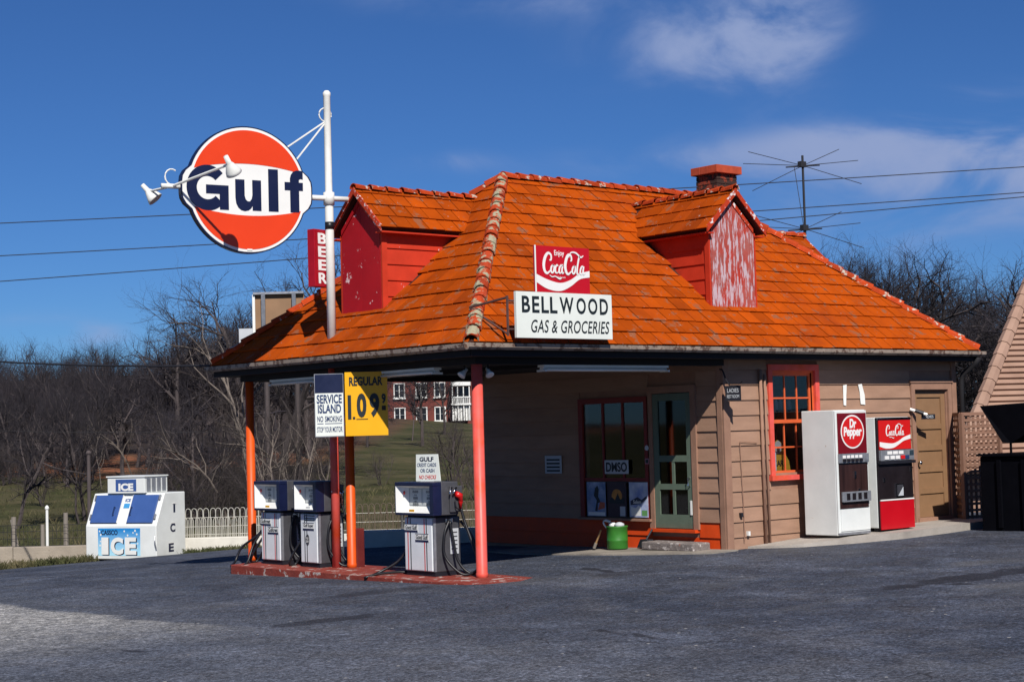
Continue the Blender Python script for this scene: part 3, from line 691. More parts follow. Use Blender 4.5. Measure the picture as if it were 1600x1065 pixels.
# openings on the lot side: window X 5.66-6.60 Z 1.14-2.60 ; side door X 8.93-9.80 Z .36-2.34
for b_ in ((WX+.02, 5.70, WY+.002, WY+.10, -.1, 2.76), (6.56, 8.95, WY+.002, WY+.10, -.1, 2.76), (9.78, WXE-.02, WY+.002, WY+.10, -.1, 2.76), (5.70, 6.56, WY+.002, WY+.10, -.1, 1.16), (5.70, 6.56, WY+.002, WY+.10, 2.58, 2.76), (8.95, 9.78, WY+.002, WY+.10, 2.30, 2.76), (8.95, 9.78, WY+.002, WY+.10, -.1, .36)):
    wl_.box(*b_)
wlong = wl_.build('lot_side_wall', M_trim, store)
wf = MB()
FD0, FD1 = .95, 1.70; FW0, FW1 = 1.86, 3.18
for b_ in ((WX+.002, WX+.10, WY+.102, FD0, -.1, 2.76), (WX+.002, WX+.10, FD1, FW0, -.1, 2.76), (WX+.002, WX+.10, FW1, WYB, -.1, 2.76), (WX+.002, WX+.10, FD0, FD1, 2.34, 2.76), (WX+.002, WX+.10, FD0, FD1, -.1, .44), (WX+.002, WX+.10, FW0, FW1, -.1, .56), (WX+.002, WX+.10, FW0, FW1, 2.25, 2.76)):
    wf.box(*b_)
wfront = wf.build('canopy_side_wall', M_trim, store)
MB().box(WX+.102, WXE, WYB-.1, WYB, -.1, 2.76).build('back_wall', M_siding, store)
MB().box(WXE-.10, WXE-.002, WY+.102, WYB-.102, -.1, 2.76).build('end_wall', M_siding, store)
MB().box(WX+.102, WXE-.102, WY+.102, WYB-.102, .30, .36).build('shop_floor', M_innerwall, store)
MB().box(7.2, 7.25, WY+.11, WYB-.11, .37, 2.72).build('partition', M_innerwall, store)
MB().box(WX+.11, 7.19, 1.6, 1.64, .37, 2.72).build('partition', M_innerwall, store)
# lapped boards
def lap_lot(x0, x1, z0, z1, mat):
    p = [(WY+.001, z0), (WY-.024, z0), (WY-.006, z1), (WY+.001, z1)]
    MB().prism([V((x0, y, z)) for y, z in p], (x1-x0, 0, 0)).build('siding_board', mat, wlong)
def lap_front(y0, y1, z0, z1, mat):
    p = [(WX+.001, z0), (WX-.024, z0), (WX-.006, z1), (WX+.001, z1)]
    MB().prism([V((x, y0, z)) for x, z in p], (0, y1-y0, 0)).build('siding_board', mat, wfront)
def cut(a, b, holes):
    segs = [(a, b)]
    for h0, h1 in holes:
        segs = [s_ for s in segs for s_ in ((s[0], min(s[1], h0)), (max(s[0], h1), s[1])) if s_[1]-s_[0] > .02]
    return segs
z = .10; k = 0
while z < 2.72:
    z1 = min(z+.209, 2.75)
    hl = []
    if z1 > 1.06 and z < 2.70: hl.append((5.585, 6.675))
    if z < 2.42: hl.append((8.845, 9.885))
    for a, b in cut(WX+.095, WXE-.085, hl): lap_lot(a, b, z+.004, z1+.001, M_siding)
    hf = [(FD0-.10, FD1+.10)] if z < 2.44 else []
    if z1 > .58 and z < 2.31: hf.append((FW0-.08, FW1+.08))
    for a, b in cut(WY+.095, WYB-.09, hf): lap_front(a, b, z+.004, z1+.001, M_orange if z1 < .56 else M_siding)
    if z1 < .45:
        lap_front(FD0-.1, FD1+.1, z+.004, z1, M_orange)
    z += .209; k += 1
MB().box(WX-.032, WX+.093, WY-.036, WY-.002, .06, 2.75).build('corner_board', M_trim, wlong, bevel=.004)
MB().box(WX-.036, WX-.002, WY-.0015, WY+.093, .06, 2.75).build('corner_board', M_trim, wfront, bevel=.004)
MB().box(WXE-.083, WXE+.03, WY-.036, WY-.002, .1, 2.75).build('corner_board', M_trim, wlong, bevel=.004)
MB().box(WX-.03, WXE+.02, WY-.030, WY-.003, 2.752, 2.768).build('frieze_board', M_dark, wlong)
# conduits
for xx, r, zt in ((5.40, .024, 2.62), (5.485, .017, 2.55)):
    MB().tube([(xx, WY-.055, .17), (xx, WY-.055, zt)], r, 8).build('wall_pipe', M_trim, store, smooth=True)
MB().tube([(4.98, WY-.04, .25), (4.985, WY-.04, .6), (4.97, WY-.04, 1.1), (4.95, WY-.04, 1.62), (5.3, WY-.04, 1.60)], .006, 5).build('wall_cable', M_trim, store)
for xx, zz in ((4.93, .62), (5.06, .36)): MB().box(xx-.02, xx+.02, WY-.06, WY-.015, zz-.03, zz+.03).build('wall_box', M_gwhite if zz < .5 else M_blackpaint, store)
# white paint strips above the vending machines
for xx, zz, tl in ((7.28, 2.26, -.03), (7.63, 2.27, .05)):
    T = facing_lot(xx, zz, WY-.0265)
    flat(T, [(-.045, .13), (.04, .14), (.05+tl, -.03), (.045+tl*1.2, -.17), (-.03+tl*.6, -.16), (-.035+tl*.4, .02)], M_gwhite, wlong, 'paint_strip', 0, .003)
# downspout at the far corner
MB().tube([(WXE+.12, -.05, 2.80), (WXE+.12, 0.02, 2.70), (WXE+.07, .22, 2.55), (WXE+.06, .25, 2.45), (WXE+.06, .25, .3)], .04, 8).build('downspout', M_dark, store, smooth=True)

# window on the lot side -----------------------------------------------------------
def lot_window():
    y = WY; w = MB().box(5.58, 5.665, y-.045, y-.001, 1.13, 2.69).build('window', M_wred, store); w['label'] = 'coral framed sash window with small panes'
    MB().box(6.595, 6.68, y-.045, y-.001, 1.13, 2.69).build('casing', M_wred, w); MB().box(5.666, 6.594, y-.044, y-.001, 2.605, 2.69).build('casing', M_wred, w)
    MB().box(5.56, 6.70, y-.075, y-.001, 1.06, 1.129).build('window_sill', M_wred, w)
    for a, b in ((5.666, 5.70), (6.56, 6.594)): MB().box(a, b, y-.001, y+.09, 1.13, 2.604).build('jamb', M_sash, w)
    MB().box(5.701, 6.559, y-.001, y+.09, 2.57, 2.604).build('jamb', M_sash, w)
    for (z0, z1, yy) in ((1.86, 2.57, y+.025), (1.14, 1.90, y+.058)):
        s = MB()
        f = .04
        s.box(5.701, 5.701+f, yy, yy+.03, z0, z1); s.box(6.559-f, 6.559, yy, yy+.03, z0, z1); s.box(5.701+f, 6.559-f, yy, yy+.03, z1-f, z1); s.box(5.701+f, 6.559-f, yy, yy+.03, z0, z0+f*1.3)
        sa = s.build('sash', M_sash, w)
        for i in (1, 2):
            xx = 5.74+.78*i/3; MB().box(xx-.011, xx+.011, yy+.003, yy+.026, z0+f*1.3, z1-f).build('glazing_bar', M_sash, w)
        zm = (z0+z1)/2; MB().box(5.741, 6.519, yy+.001, yy+.024, zm-.011, zm+.011).build('glazing_bar', M_sash, w)
        for i in range(3):
            for j in range(2):
                x0 = 5.74+.78*i/3; zz0 = z0+.05 if j == 0 else zm; zz1 = zm if j == 0 else z1-.04
                MB().box(x0+.004, x0+.256, yy+.012, yy+.015, zz0, zz1).build('pane', M_glass, w)
lot_window()
# inside the shop: shelf of jars and cards in the window
sh = MB().box(5.68, 6.9, WY+.30, WY+.55, 2.02, 2.045).build('shelf', M_innerwall, store)
jm = [pm('jar_pale', (.42, .44, .42), .25, .2), pm('jar_amber', (.25, .10, .03), .25, .2), pm('jar_white', (.62, .60, .55), .4, .2)]
for i in range(9):
    xx = 5.76+i*.098; j = tag(MB().lathe([(.034, 0), (.036, .1), (.03, .125), (.018, .14), (.02, .165)], 10, Matrix.Translation((xx, WY+.42, 2.046))).build('jar', jm[i % 3], smooth=True), 'small jar on the dark shelf behind the coral window', 'jar', 'jars on the shop shelf')
T = facing_lot(5.96, 1.185, WY+.16)
card = thing('display_card', 'yellow cut-out display card with bearded face propped inside the coral window', 'card', (5.96, WY+.16, 1.19))
flat(T, [(-.13, 0), (.25, 0), (.22, .14), (.10, .30), (.07, .40), (-.01, .44), (-.08, .40), (-.10, .30), (-.14, .16)], pm('card_yellow', (.75, .36, .03), .6, .1), card, 'card_board', 0, .01)
flat(T, disc_poly(-.005, .335, .075, .095, 20), pm('card_face', (.62, .50, .42), .6, .15), card, 'printed_face', .011, .002)
flat(T, disc_poly(-.005, .30, .035, .03, 14), pm('card_dark', (.12, .05, .03), .6, .15), card, 'printed_mouth', .0135, .002)
text('KAR', T, .20, .085, M_signblack, card, cx=.0, cy=.11, bold=.03, z=.012)
T = facing_lot(5.80, 1.19, WY+.10)
pc = thing('price_card', 'small white card with black squares at the window corner', 'card', (5.80, WY+.10, 1.19))
flat(T, [(-.045, 0), (.045, 0), (.045, .26), (-.045, .26)], M_gwhite, pc, 'card_board', 0, .006)
for zz, mm_ in ((.05, M_signblack), (.13, M_lred), (.20, M_signblack)): flat(T, [(-.022, zz-.018), (.022, zz-.018), (.022, zz+.018), (-.022, zz+.018)], mm_, pc, 'printed_square', .0065, .002)

# side door --------------------------------------------------------------------------
def side_door():
    y = WY; d = MB().box(8.96, 9.77, y+.045, y+.085, .365, 2.30).build('side_door', M_doorbrown, store); d['label'] = 'brown panelled side door beside the lattice'
    for a in ((8.85, 8.94, .12, 2.42), (9.79, 9.88, .12, 2.42)): MB().box(a[0], a[1], y-.04, y-.001, a[2], a[3]).build('door_casing', M_trim, d)
    MB().box(8.941, 9.789, y-.04, y-.001, 2.32, 2.42).build('door_casing', M_trim, d); MB().box(8.82, 9.91, y-.055, y-.001, 2.422, 2.46).build('door_hood', M_trim, d)
    for a, b in ((8.941, 8.959), (9.771, 9.789)): MB().box(a, b, y-.001, y+.09, .365, 2.31).build('jamb', M_trim, d)
    MB().box(8.90, 9.83, y-.06, y+.04, .27, .362).build('door_step', M_trim, d)
    for a, b in ((8.96, 9.06), (9.67, 9.77)): MB().box(a, b, y+.025, y+.0445, .366, 2.295).build('stile', M_doorbrown, d)
    for z0 in (.366, .72, 1.05, 1.38, 1.71, 2.20): MB().box(9.062, 9.668, y+.026, y+.0446, z0, z0+(.16 if z0 < .4 else .085)).build('rail', M_doorbrown, d)
    MB().lathe([(.012, 0), (.012, .03), (.03, .04), (.03, .06), (.01, .068)], 12, Matrix.Translation((9.03, y+.02, 1.2)) @ Matrix.Rotation(R(90), 4, 'X')).build('door_knob', M_chrome, d, smooth=True)
side_door()
# screen door under the canopy ---------------------------------------------------------
def front_door():
    x = WX; d = MB().box(x-.03, x+.01, FD0+.001, FD0+.10, .43, 2.32).build('screen_door', M_greendoor, store); d['label'] = 'sage green screen door with four lower panes'
    MB().box(x-.03, x+.01, FD1-.10, FD1-.001, .43, 2.32).build('stile', M_greendoor, d)
    for z0, z1 in ((.43, .62), (.97, 1.05), (1.36, 1.45), (2.22, 2.32)): MB().box(x-.029, x+.009, FD0+.101, FD1-.101, z0, z1).build('rail', M_greendoor, d)
    MB().box(x-.026, x+.006, 1.30, 1.35, .621, .969).build('mullion', M_greendoor, d); MB().box(x-.026, x+.006, 1.30, 1.35, 1.051, 1.359).build('mullion', M_greendoor, d)
    for y0, y1, z0, z1 in ((FD0+.1, 1.302, .62, .972), (1.348, FD1-.1, .62, .972), (FD0+.1, 1.302, 1.05, 1.362), (1.348, FD1-.1, 1.05, 1.362), (FD0+.1, FD1-.1, 1.448, 2.225)):
        MB().box(x-.012, x-.008, y0, y1, z0, z1).build('pane', M_scr, d)
    for y0, y1 in ((FD0-.10, FD0-.002), (FD1+.002, FD1+.10)): MB().box(x-.045, x-.001, y0, y1, .42, 2.43).build('door_casing', M_trim, d)
    MB().box(x-.045, x-.001, FD0-.001, FD1+.001, 2.33, 2.43).build('door_casing', M_trim, d)
    MB().box(x-.10, x-.001, FD0-.08, FD1+.08, .375, .418).build('threshold', M_orange, d)
    MB().tube([(x-.03, FD0+.05, 1.02), (x-.075, FD0+.05, 1.03), (x-.075, FD0+.05, 1.13), (x-.03, FD0+.05, 1.14)], .009, 6).build('door_handle', M_chrome, d)
    MB().box(x-.045, x-.031, FD0+.02, FD0+.05, .62, .82).build('kick_plate', M_gwhite, d)
M_scr = glassmat('screen_mesh', (.16, .16, .17))
front_door()
# shop window under the canopy
def shop_window():
    x = WX; fr = pm('shop_window_red', (.20, .018, .014), .6, .2)
    w = MB().box(x-.045, x-.001, FW0-.08, FW0+.01, .55, 2.30).build('shop_window', fr, store); w['label'] = 'wide shop window under the canopy'
    MB().box(x-.045, x-.001, FW1-.01, FW1+.08, .55, 2.30).build('casing', fr, w); MB().box(x-.045, x-.001, FW0+.011, FW1-.011, 2.22, 2.30).build('casing', fr, w)
    MB().box(x-.09, x-.001, FW0-.1, FW1+.1, .515, .549).build('window_sill', M_trim, w)
    MB().box(x-.03, x-.001, FW0+.011, FW1-.011, 1.08, 1.13).build('transom', fr, w)
    for y0 in (2.31, 2.73): MB().box(x-.03, x-.001, y0, y0+.035, 1.131, 2.219).build('mullion', fr, w)
    for y0, y1 in ((FW0, 2.31), (2.345, 2.73), (2.765, FW1)): MB().box(x-.014, x-.010, y0+.001, y1-.001, 1.12, 2.23).build('pane', M_glass, w)
    MB().box(x-.014, x-.010, FW0, FW1, .55, 1.09).build('pane', pm('painted_pane', (.03, .022, .022), .3, .2), w)
shop_window()
# ------------------------------------------------------------------ lights under the canopy
def tube_light(P, Q, drop, label):
    d = (Q-P).normalized(); sd = V((0, 0, 1)).cross(d); M = Matrix(((d.x, sd.x, 0, P.x), (d.y, sd.y, 0, P.y), (0, 0, 1, P.z), (0, 0, 0, 1))); ln = (Q-P).length
    t = thing('tube_light', label, 'light', P, 'tube lights under the canopy')
    MB().box(0, ln, -.06, .06, .0, .03, M).build('reflector', M_white, t)
    MB().box(0.01, ln-.01, -.03, .03, -.0301, -.0005, M).build('ballast_cover', M_white, t)
    for s in (-.055, .055): MB().tube([M @ V((.04, s, -.03)), M @ V((ln-.04, s, -.03))], .018, 8).build('tube', M_gwhite, t, smooth=True)
    for x_ in (0, ln-.03): MB().box(x_, x_+.03, -.08, .08, -.055, -.0305, M).build('socket', M_white, t)
tube_light(V((1.41, .38, 2.633)), V((3.61, .38, 2.633)), 0, 'long white tube light on the beam facing the lot')
tube_light(V((.38, 2.30, 2.635)), V((.38, 1.15, 2.635)), 0, 'short white tube light on the road-side beam near the corner post')
tube_light(V((.38, 4.95, 2.635)), V((.38, 3.80, 2.635)), 0, 'short white tube light above the two left pumps')
def spot(P, aim, label):
    t = thing('spotlight', label, 'light', P)
    a = V(aim).normalized(); q = a.to_track_quat('Z', 'Y').to_matrix().to_4x4(); q.translation = V(P)-V((0, 0, .08))
    MB().tube([P, V(P)-V((0, 0, .08))], .012, 6).build('stem', M_dark, t)
    MB().lathe([(.02, -.05), (.025, 0), (.05, .05), (.055, .065), (.045, .07), (.01, .072)], 14, q).build('bulb', M_gwhite, t, smooth=True)
spot((.56, .38, 2.664), (-.1, -.6, -.8), 'white bulb spotlight beside the coral corner post')
spot((.38, .62, 2.664), (-.7, .1, -.7), 'white bulb spotlight on the road-side beam')

# ------------------------------------------------------------------ big round brand sign on its pole
PX, PY = .30, 3.34
gs = thing('pole_sign', 'big round orange and white sign with navy lettering on tall white pole', 'sign', (PX, PY, .1))
MB().lathe([(.060, .112), (.060, 2.93)], 14, Matrix.Translation((PX, PY, 0))).build('pole_foot', M_coral, gs, smooth=True)['label'] = 'coral painted lower pole'
pw = MB().lathe([(.060, 2.931), (.058, 5.0), (.050, 5.02), (.048, 6.42), (.053, 6.43), (.053, 6.47), (.03, 6.50)], 14, Matrix.Translation((PX, PY, 0))).build('pole', M_polewhite, gs, smooth=True)
PHI = R(-9); ud = V((math.cos(PHI), math.sin(PHI), 0))
for z0, z1, rr, mm_ in ((4.62, 4.72, .062, M_black), (4.95, 5.12, .075, M_polewhite), (3.02, 3.10, .075, M_gutter)):
    MB().lathe([(rr, z0), (rr, z1)], 14, Matrix.Translation((PX, PY, 0))).build('collar', mm_, gs, smooth=True)
SC = V((PX, PY, 5.09))-ud*1.18
MB().tube([V((PX, PY, 5.04))+ud*.36, V((PX, PY, 5.04))-ud*.42], .036, 10).build('arm', M_polewhite, gs, smooth=True)
MB().tube([SC-ud*.86, SC-ud*1.16], .032, 10).build('arm', M_polewhite, gs, smooth=True)
Tg = face(SC, ud, (0, 0, 1))
def gulf_outline(r, bw, bh, k):
    pts = []
    for i in range(72):
        th = 2*math.pi*i/72; x, y = r*math.cos(th), r*math.sin(th)
        pts.append((x, y))
    out = []
    for x, y in pts:
        if abs(y) < bh:
            f = math.sqrt(max(0, 1-(abs(y)/bh)**4)); e = bw*f
            x2 = max(abs(x), r*.0+e if f > .25 else abs(x)); out.append((math.copysign(x2, x), y))
        else: out.append((x, y))
    return out
rim = MB().prism([Tg @ V((x, y, -.045)) for x, y in gulf_outline(.835, .918, .38, 0)], (Tg.to_3x3() @ V((0, 0, 1)))*.09).build('sign_cabinet', M_gnavy, gs)
for side in (1, -1):
    Ts = Tg if side > 0 else face(SC, -ud, (0, 0, 1))
    flat(Ts, gulf_outline(.817, .898, .365, 0), M_gwhite, gs, 'sign_face', .0455, .006)
    for s in (1, -1):
        pl = []
        for i in range(41):
            th = R(18.5+(180-37)*i/40); pl.append((.782*math.cos(th), s*.782*math.sin(th)))
        edge = [(pl[-1][0]+(pl[0][0]-pl[-1][0])*i/20, s*(.252+.088*(1-((i-10)/10)**2))) for i in range(1, 20)]
        flat(Ts, pl+edge, M_gred, gs, 'orange_segment', .052, .003)
    # heavy letters
    def ring(cx, cy, ro, ri, a0, a1, n=22, sx=1.0):
        return [(cx+ro*sx*math.cos(R(a0+(a1-a0)*i/n)), cy+ro*math.sin(R(a0+(a1-a0)*i/n))) for i in range(n+1)]+[(cx+ri*sx*math.cos(R(a1-(a1-a0)*i/n)), cy+ri*math.sin(R(a1-(a1-a0)*i/n))) for i in range(n+1)]
    z_ = .0525
    g = [ring(-.545, 0, .262, .135, 42, 318, 30, 1.05)[:], [(-.565, .035), (-.265, .035), (-.265, -.245), (-.385, -.245), (-.385, -.065), (-.565, -.065)]]
    uu = [[(-.175, .115), (-.175, -.10), (-.165, -.165), (-.14, -.21), (-.10, -.24), (-.05, -.25), (0, -.24), (.035, -.215), (.055, -.185), (.055, -.24), (.175, -.24), (.175, .115), (.055, .115), (.055, -.06), (.045, -.105), (.02, -.135), (-.01, -.135), (-.035, -.115), (-.05, -.075), (-.05, .115)]]
    ll = [[(.275, .255), (.275, -.24), (.41, -.24), (.41, .255)]]
    ff = [[(.575, -.24), (.575, .02), (.50, .02), (.50, .115), (.575, .115), (.575, .16), (.59, .205), (.62, .24), (.665, .257), (.72, .257), (.755, .25), (.755, .155), (.72, .16), (.70, .148), (.70, .115), (.755, .115), (.755, .02), (.70, .02), (.70, -.24)]]
    for gi, grp in enumerate((g, uu, ll, ff)):
        for qi, q in enumerate(grp): flat(Ts, [(x_*1.03, y_*1.13) for x_, y_ in q], M_gnavy, gs, 'letter', z_+.0006*qi, .004)
# small service panel, stays, hook, lamps
flat(Tg, [(-.03, -.80), (.04, -.80), (.04, -.775), (-.03, -.775)], M_signwhite, gs, 'service_plate', .0555, .003)
top = V((PX, PY, 6.10))
for s, e in ((.06, SC+ud*.58+V((0, 0, .60))), (-.06, SC+ud*.72+V((0, 0, .45)))): MB().tube([top, e], .012, 5).build('stay', M_polewhite, gs)
hk = [V((PX, PY, 6.12))-ud*(.03+.09*math.cos(R(a)))+V((0, 0, .09*math.sin(R(a))+.05)) for a in range(-80, 200, 25)]
MB().tube(hk, .010, 5).build('hook', M_polewhite, gs)
hk = [SC-ud*(1.02+.09*math.cos(R(a)))+V((0, 0, .12+.10*math.sin(R(a)))) for a in range(-100, 150, 25)]
MB().tube(hk, .010, 5).build('hook', M_polewhite, gs)
nd = V((ud.y, -ud.x, 0))
cr = SC-ud*1.02
for s, ln in ((1, .92), (-1, .55)):
    e = cr+nd*s*ln*1.0+ud*(.42 if s > 0 else -.12)+V((0, 0, .17 if s > 0 else -.0))
    arm = MB().tube([cr, e], .017, 6).build('lamp_arm', M_polewhite, gs)
    a = (ud*.55-nd*s*.35-V((0, 0, .75))).normalized(); q = a.to_track_quat('Z', 'Y').to_matrix().to_4x4(); q.translation = e
    lm = MB().lathe([(.03, -.12), (.035, -.02), (.05, 0), (.095, .10), (.105, .14), (.098, .143), (.04, .02)], 16, q).build('lamp_shade', M_polewhite, gs, smooth=True)
    MB().lathe([(.03, .02), (.06, .09), (.045, .125), (.01, .14)], 12, q).build('bulb', M_gwhite, lm, smooth=True)
# beer box sign -------------------------------------------------------------------------
BT = face(V((PX-.115, PY-.055, 4.23))-RH*.045+FH*.06, V((math.cos(R(14)), math.sin(R(14)), 0)), (0, 0, 1))
bs = thing('beer_sign', 'small upright red box sign with white BEER letters fixed to the white pole', 'sign', BT @ V((0, -.39, -.07)))
MB().box(-.155, .155, -.385, .385, -.125, 0, BT).build('box', pm('beer_red', (.36, .004, .014), .4, .12), bs, bevel=.006)
for i, c_ in enumerate('BEER'): text(c_, BT, .17, .145, M_lwhite, bs, cx=.0, cy=.265-i*.178, bold=.03, z=.001, name='letter')
for zz in (-.3, .3): MB().box(-.02, .02, zz-.015, zz+.015, -.16, -.1255, BT).build('clamp', M_steel, bs)

# ------------------------------------------------------------------ roof-edge signs
SY = -.19
bw_ = thing('store_name_sign', 'white board sign reading BELLWOOD GAS & GROCERIES standing on the roof edge', 'sign', (1.34, SY, 2.94))
T = facing_lot(1.335, 3.235, SY)
MB().box(.552, 2.118, SY, SY+.045, 2.955, 3.512).build('board', M_signwhite, bw_, bevel=.004)
for i, c_ in enumerate('BELLWOOD'):
    w_ = [.13, .115, .118, .118, .23, .155, .155, .14][i]; xx = [-.633, -.478, -.328, -.190, .022, .262, .456, .645][i]
    text(c_, T, w_, .20, M_signblack, bw_, cx=xx, cy=.125, bold=.022, z=.001, name='letter')
text('GAS & GROCERIES', T, 1.29, .155, M_signblack, bw_, cx=.085, cy=-.135, bold=.008, shear=.22, z=.001, spacing=1.05)
M_rust = pm('rusty_angle_iron', (.085, .04, .035), .7, .3, 12)
fr_ = MB()
for xx in (2.06, .47):
    if xx < 1: fr_.build('bracket', M_rust, bw_); fr_ = MB()
    fr_.tube([(xx, SY+.07, 2.98), (xx, SY+.07, 3.46)], .016, 5); fr_.tube([(xx, SY+.07, 3.44), (xx-.1, .47, 3.36)], .016, 5)
    fr_.tube([(xx-.1, .47, 3.36), (xx, SY+.07, 3.0)], .014, 5)
fr_.tube([(.47, SY+.07, 3.40), (.56, SY+.06, 3.40)], .012, 5); fr_.tube([(.47, SY+.07, 3.06), (.56, SY+.06, 3.06)], .012, 5)
fr_.build('bracket', M_rust, bw_)
ck = thing('soda_sign', 'square red soda sign with white script and wave above the white name board', 'sign', (1.32, SY+.02, 3.515))
T = facing_lot(1.318, 3.79, SY+.012)
MB().box(.872, 1.765, SY+.012, SY+.04, 3.516, 4.078).build('sheet', M_cokered, ck)
MB().box(.868, .888, SY+.006, SY+.0118, 3.516, 4.08).build('white_edge', M_gwhite, ck)
text('Enjoy', T, .16, .085, M_lwhite, ck, cx=-.05, cy=.20, bold=.012, z=.001)
script_cola(T, .70, M_lwhite, ck, .02, .055); flat(T, disc_poly(-.005, .062, .014, .012, 10), M_lwhite, ck, 'dash', .004, .002)
text('Trade-mark', T, .13, .02, M_lwhite, ck, cx=-.02, cy=-.085, z=.001)
def ribbon(T, pts, mat, parent, z=.001):
    up_ = [(x, t_) for x, t_, b_ in pts]; lo = [(x, b_) for x, t_, b_ in pts]
    def sm(q): return [(p.x, p.y) for p in crom(q, 6)]
    return flat(T, sm(up_)+sm(lo)[::-1], mat, parent, 'wave_ribbon', z, .002)
ribbon(T, [(-.425, -.06, -.16), (-.25, -.12, -.235), (-.05, -.155, -.255), (.12, -.115, -.195), (.28, -.03, -.10), (.445, .01, -.07)], M_lwhite, ck)

# ------------------------------------------------------------------ island signs hung from the beam
def hung_board(name, label, u0, u1, z0, z1, mat):
    # plane that faces the viewer's side of the road, hung just outside the beam
    pass
HD = V((math.cos(R(-40)), math.sin(R(-40)), 0))
hs = V((-.005, 3.19, 0))-FH*.54-RH*.012
T = face(hs+HD*.187+V((0, 0, 2.247)), HD*.98, (0, 0, 1))
si = thing('service_sign', 'white and navy SERVICE ISLAND no smoking sign hung from the canopy', 'sign', T @ V((0, 0, 0)))
MB().box(-.19, .185, -.405, .405, -.012, 0, T).build('plate', M_steel, si)
flat(T, [(-.182, -.395), (.178, -.395), (.178, .155), (-.182, .155)], M_signwhite, si, 'white_field', .001, .002)
flat(T, [(-.182, .160), (.178, .160), (.178, .397), (-.182, .397)], M_navy, si, 'navy_field', .001, .002)
text('SERVICE', T, .325, .115, M_lblue, si, cy=.08, bold=.03); text('ISLAND', T, .30, .115, M_lblue, si, cy=-.045, bold=.03)
text('NO', T, .075, .075, M_lblue, si, cx=-.12, cy=-.175, bold=.02); text('SMOKING', T, .22, .075, M_lblue, si, cx=.05, cy=-.175, bold=.02)
for a, b in ((-.16, -.08), (-.06, .16)): flat(T, [(a, -.24), (b, -.24), (b, -.23), (a, -.23)], M_lblue, si, 'rule', .0032, .001)
text('STOP YOUR MOTOR', T, .325, .07, M_lblue, si, cy=-.31, bold=.015)
HD2 = V((math.cos(R(-36)), math.sin(R(-36)), 0))
T = face(hs+HD*.39+HD2*.27+V((0, 0, 2.255)), HD2, (0, 0, 1))
pr_ = thing('price_sign', 'yellow fuel price board reading REGULAR 109 9 hung from the canopy', 'sign', T @ V((0, 0, 0)))
MB().box(-.27, .275, -.41, .41, -.012, 0, T).build('plate', M_yellow, pr_)
text('REGULAR', T, .43, .115, M_signblack, pr_, cx=.0, cy=.29, bold=.035)
for c_, w_, h_, xx, yy in (('1', .055, .31, -.215, -.04), ('0', .125, .31, -.06, -.02), ('9', .125, .31, .105, -.02), ('9', .055, .13, .225, .06)):
    if c_ == '1': flat(T, [(xx-.022, yy-.155), (xx+.022, yy-.155), (xx+.022, yy+.155), (xx-.022, yy+.155)], M_signblack, pr_, 'digit', .004, .002)
    else: text(c_, T, w_, h_, M_signblack, pr_, cx=xx, cy=yy, bold=.045, name='digit')
flat(T, [(-.175, -.195), (-.145, -.195), (-.145, -.165), (-.175, -.165)], M_signblack, pr_, 'decimal_point', .004, .002)
flat(T, [(.20, -.09), (.25, -.09), (.25, -.03), (.20, -.03)], pm('tag_dark', (.03, .02, .01), .6, .2), pr_, 'fraction_tag', .004, .002)
flat(T, [(-.13, -.20), (.02, -.20), (.02, -.192), (-.13, -.192)], M_signblack, pr_, 'rule', .004, .002)
for t_ in (si, pr_):
    for dz_ in (-.25, .30): MB().tube([t_.location+V((.01, .01, dz_)), V((PX, PY-.03, t_.location.z+dz_))], .012, 5).build('bracket_arm', M_steel, t_)

# ------------------------------------------------------------------ papers and posters on the canopy-side wall
def paper(name, label, cat, y, z, w, h, mat, x=WX-.05):
    o = thing(name, label, cat, (x, y, z-h/2)); T = facing_road(y, z, x); panel(T, w, h, mat, o, 'sheet', .004); return o, T
paleb = pm('paper_pale', (.50, .52, .55), .7, .08)
o, T = paper('notice', 'pale framed notice with rows of text on the dark wall left of the shop window', 'notice', 3.85, 1.33, .38, .27, paleb, WX-.04)
for i in range(4): flat(T, [(-.15, .085-i*.055), (.15, .085-i*.055), (.15, .058-i*.055), (-.15, .058-i*.055)], M_signblack, o, 'text_line', .0045, .001)
o, T = paper('dmso_sign', 'white sign with black DMSO letters in the shop window', 'sign', 2.45, 1.29, .50, .20, paleb)
text('DMSO', T, .44, .14, M_signblack, o, bold=.03)
pblue = pm('poster_blue', (.16, .24, .42), .6, .3, 9, col2=(.45, .50, .60), mix2=.45)
o, T = paper('skier_poster', 'blue poster with dark figure standing in the shop window', 'poster', 2.90, .82, .40, .50, pblue)
flat(T, [(-.03, -.17), (.01, -.02), (-.05, .05), (-.02, .16), (.03, .20), (.06, .14), (.04, .04), (.09, -.04), (.03, -.06), (.02, -.18)], M_signblack, o, 'printed_figure', .0045, .001)
flat(T, [(-.18, -.24), (.18, -.24), (.18, -.19), (-.18, -.19)], M_gwhite, o, 'white_footer', .0045, .001)
flat(T, [(.03, -.16), (.18, -.13), (.18, -.05), (.08, -.04)], pm('poster_spot', (.5, .12, .06), .6, .2), o, 'printed_pack', .0045, .001)
o, T = paper('sunset_poster', 'dark poster with orange glow in the shop window', 'poster', 2.46, .82, .40, .50, pm('poster_night', (.05, .03, .04), .6, .3))
flat(T, disc_poly(.0, .05, .11, .10, 18), pm('poster_glow', (.55, .24, .05), .6, .35, 14), o, 'printed_glow', .0045, .001)
flat(T, [(-.16, -.02), (-.10, .03), (-.04, -.01), (.02, .09), (.07, 0), (.15, .03), (.16, -.06), (-.16, -.06)], M_signblack, o, 'printed_skyline', .006, .001)
flat(T, [(.06, -.24), (.17, -.24), (.17, -.10), (.06, -.10)], paleb, o, 'printed_panel', .0045, .001)
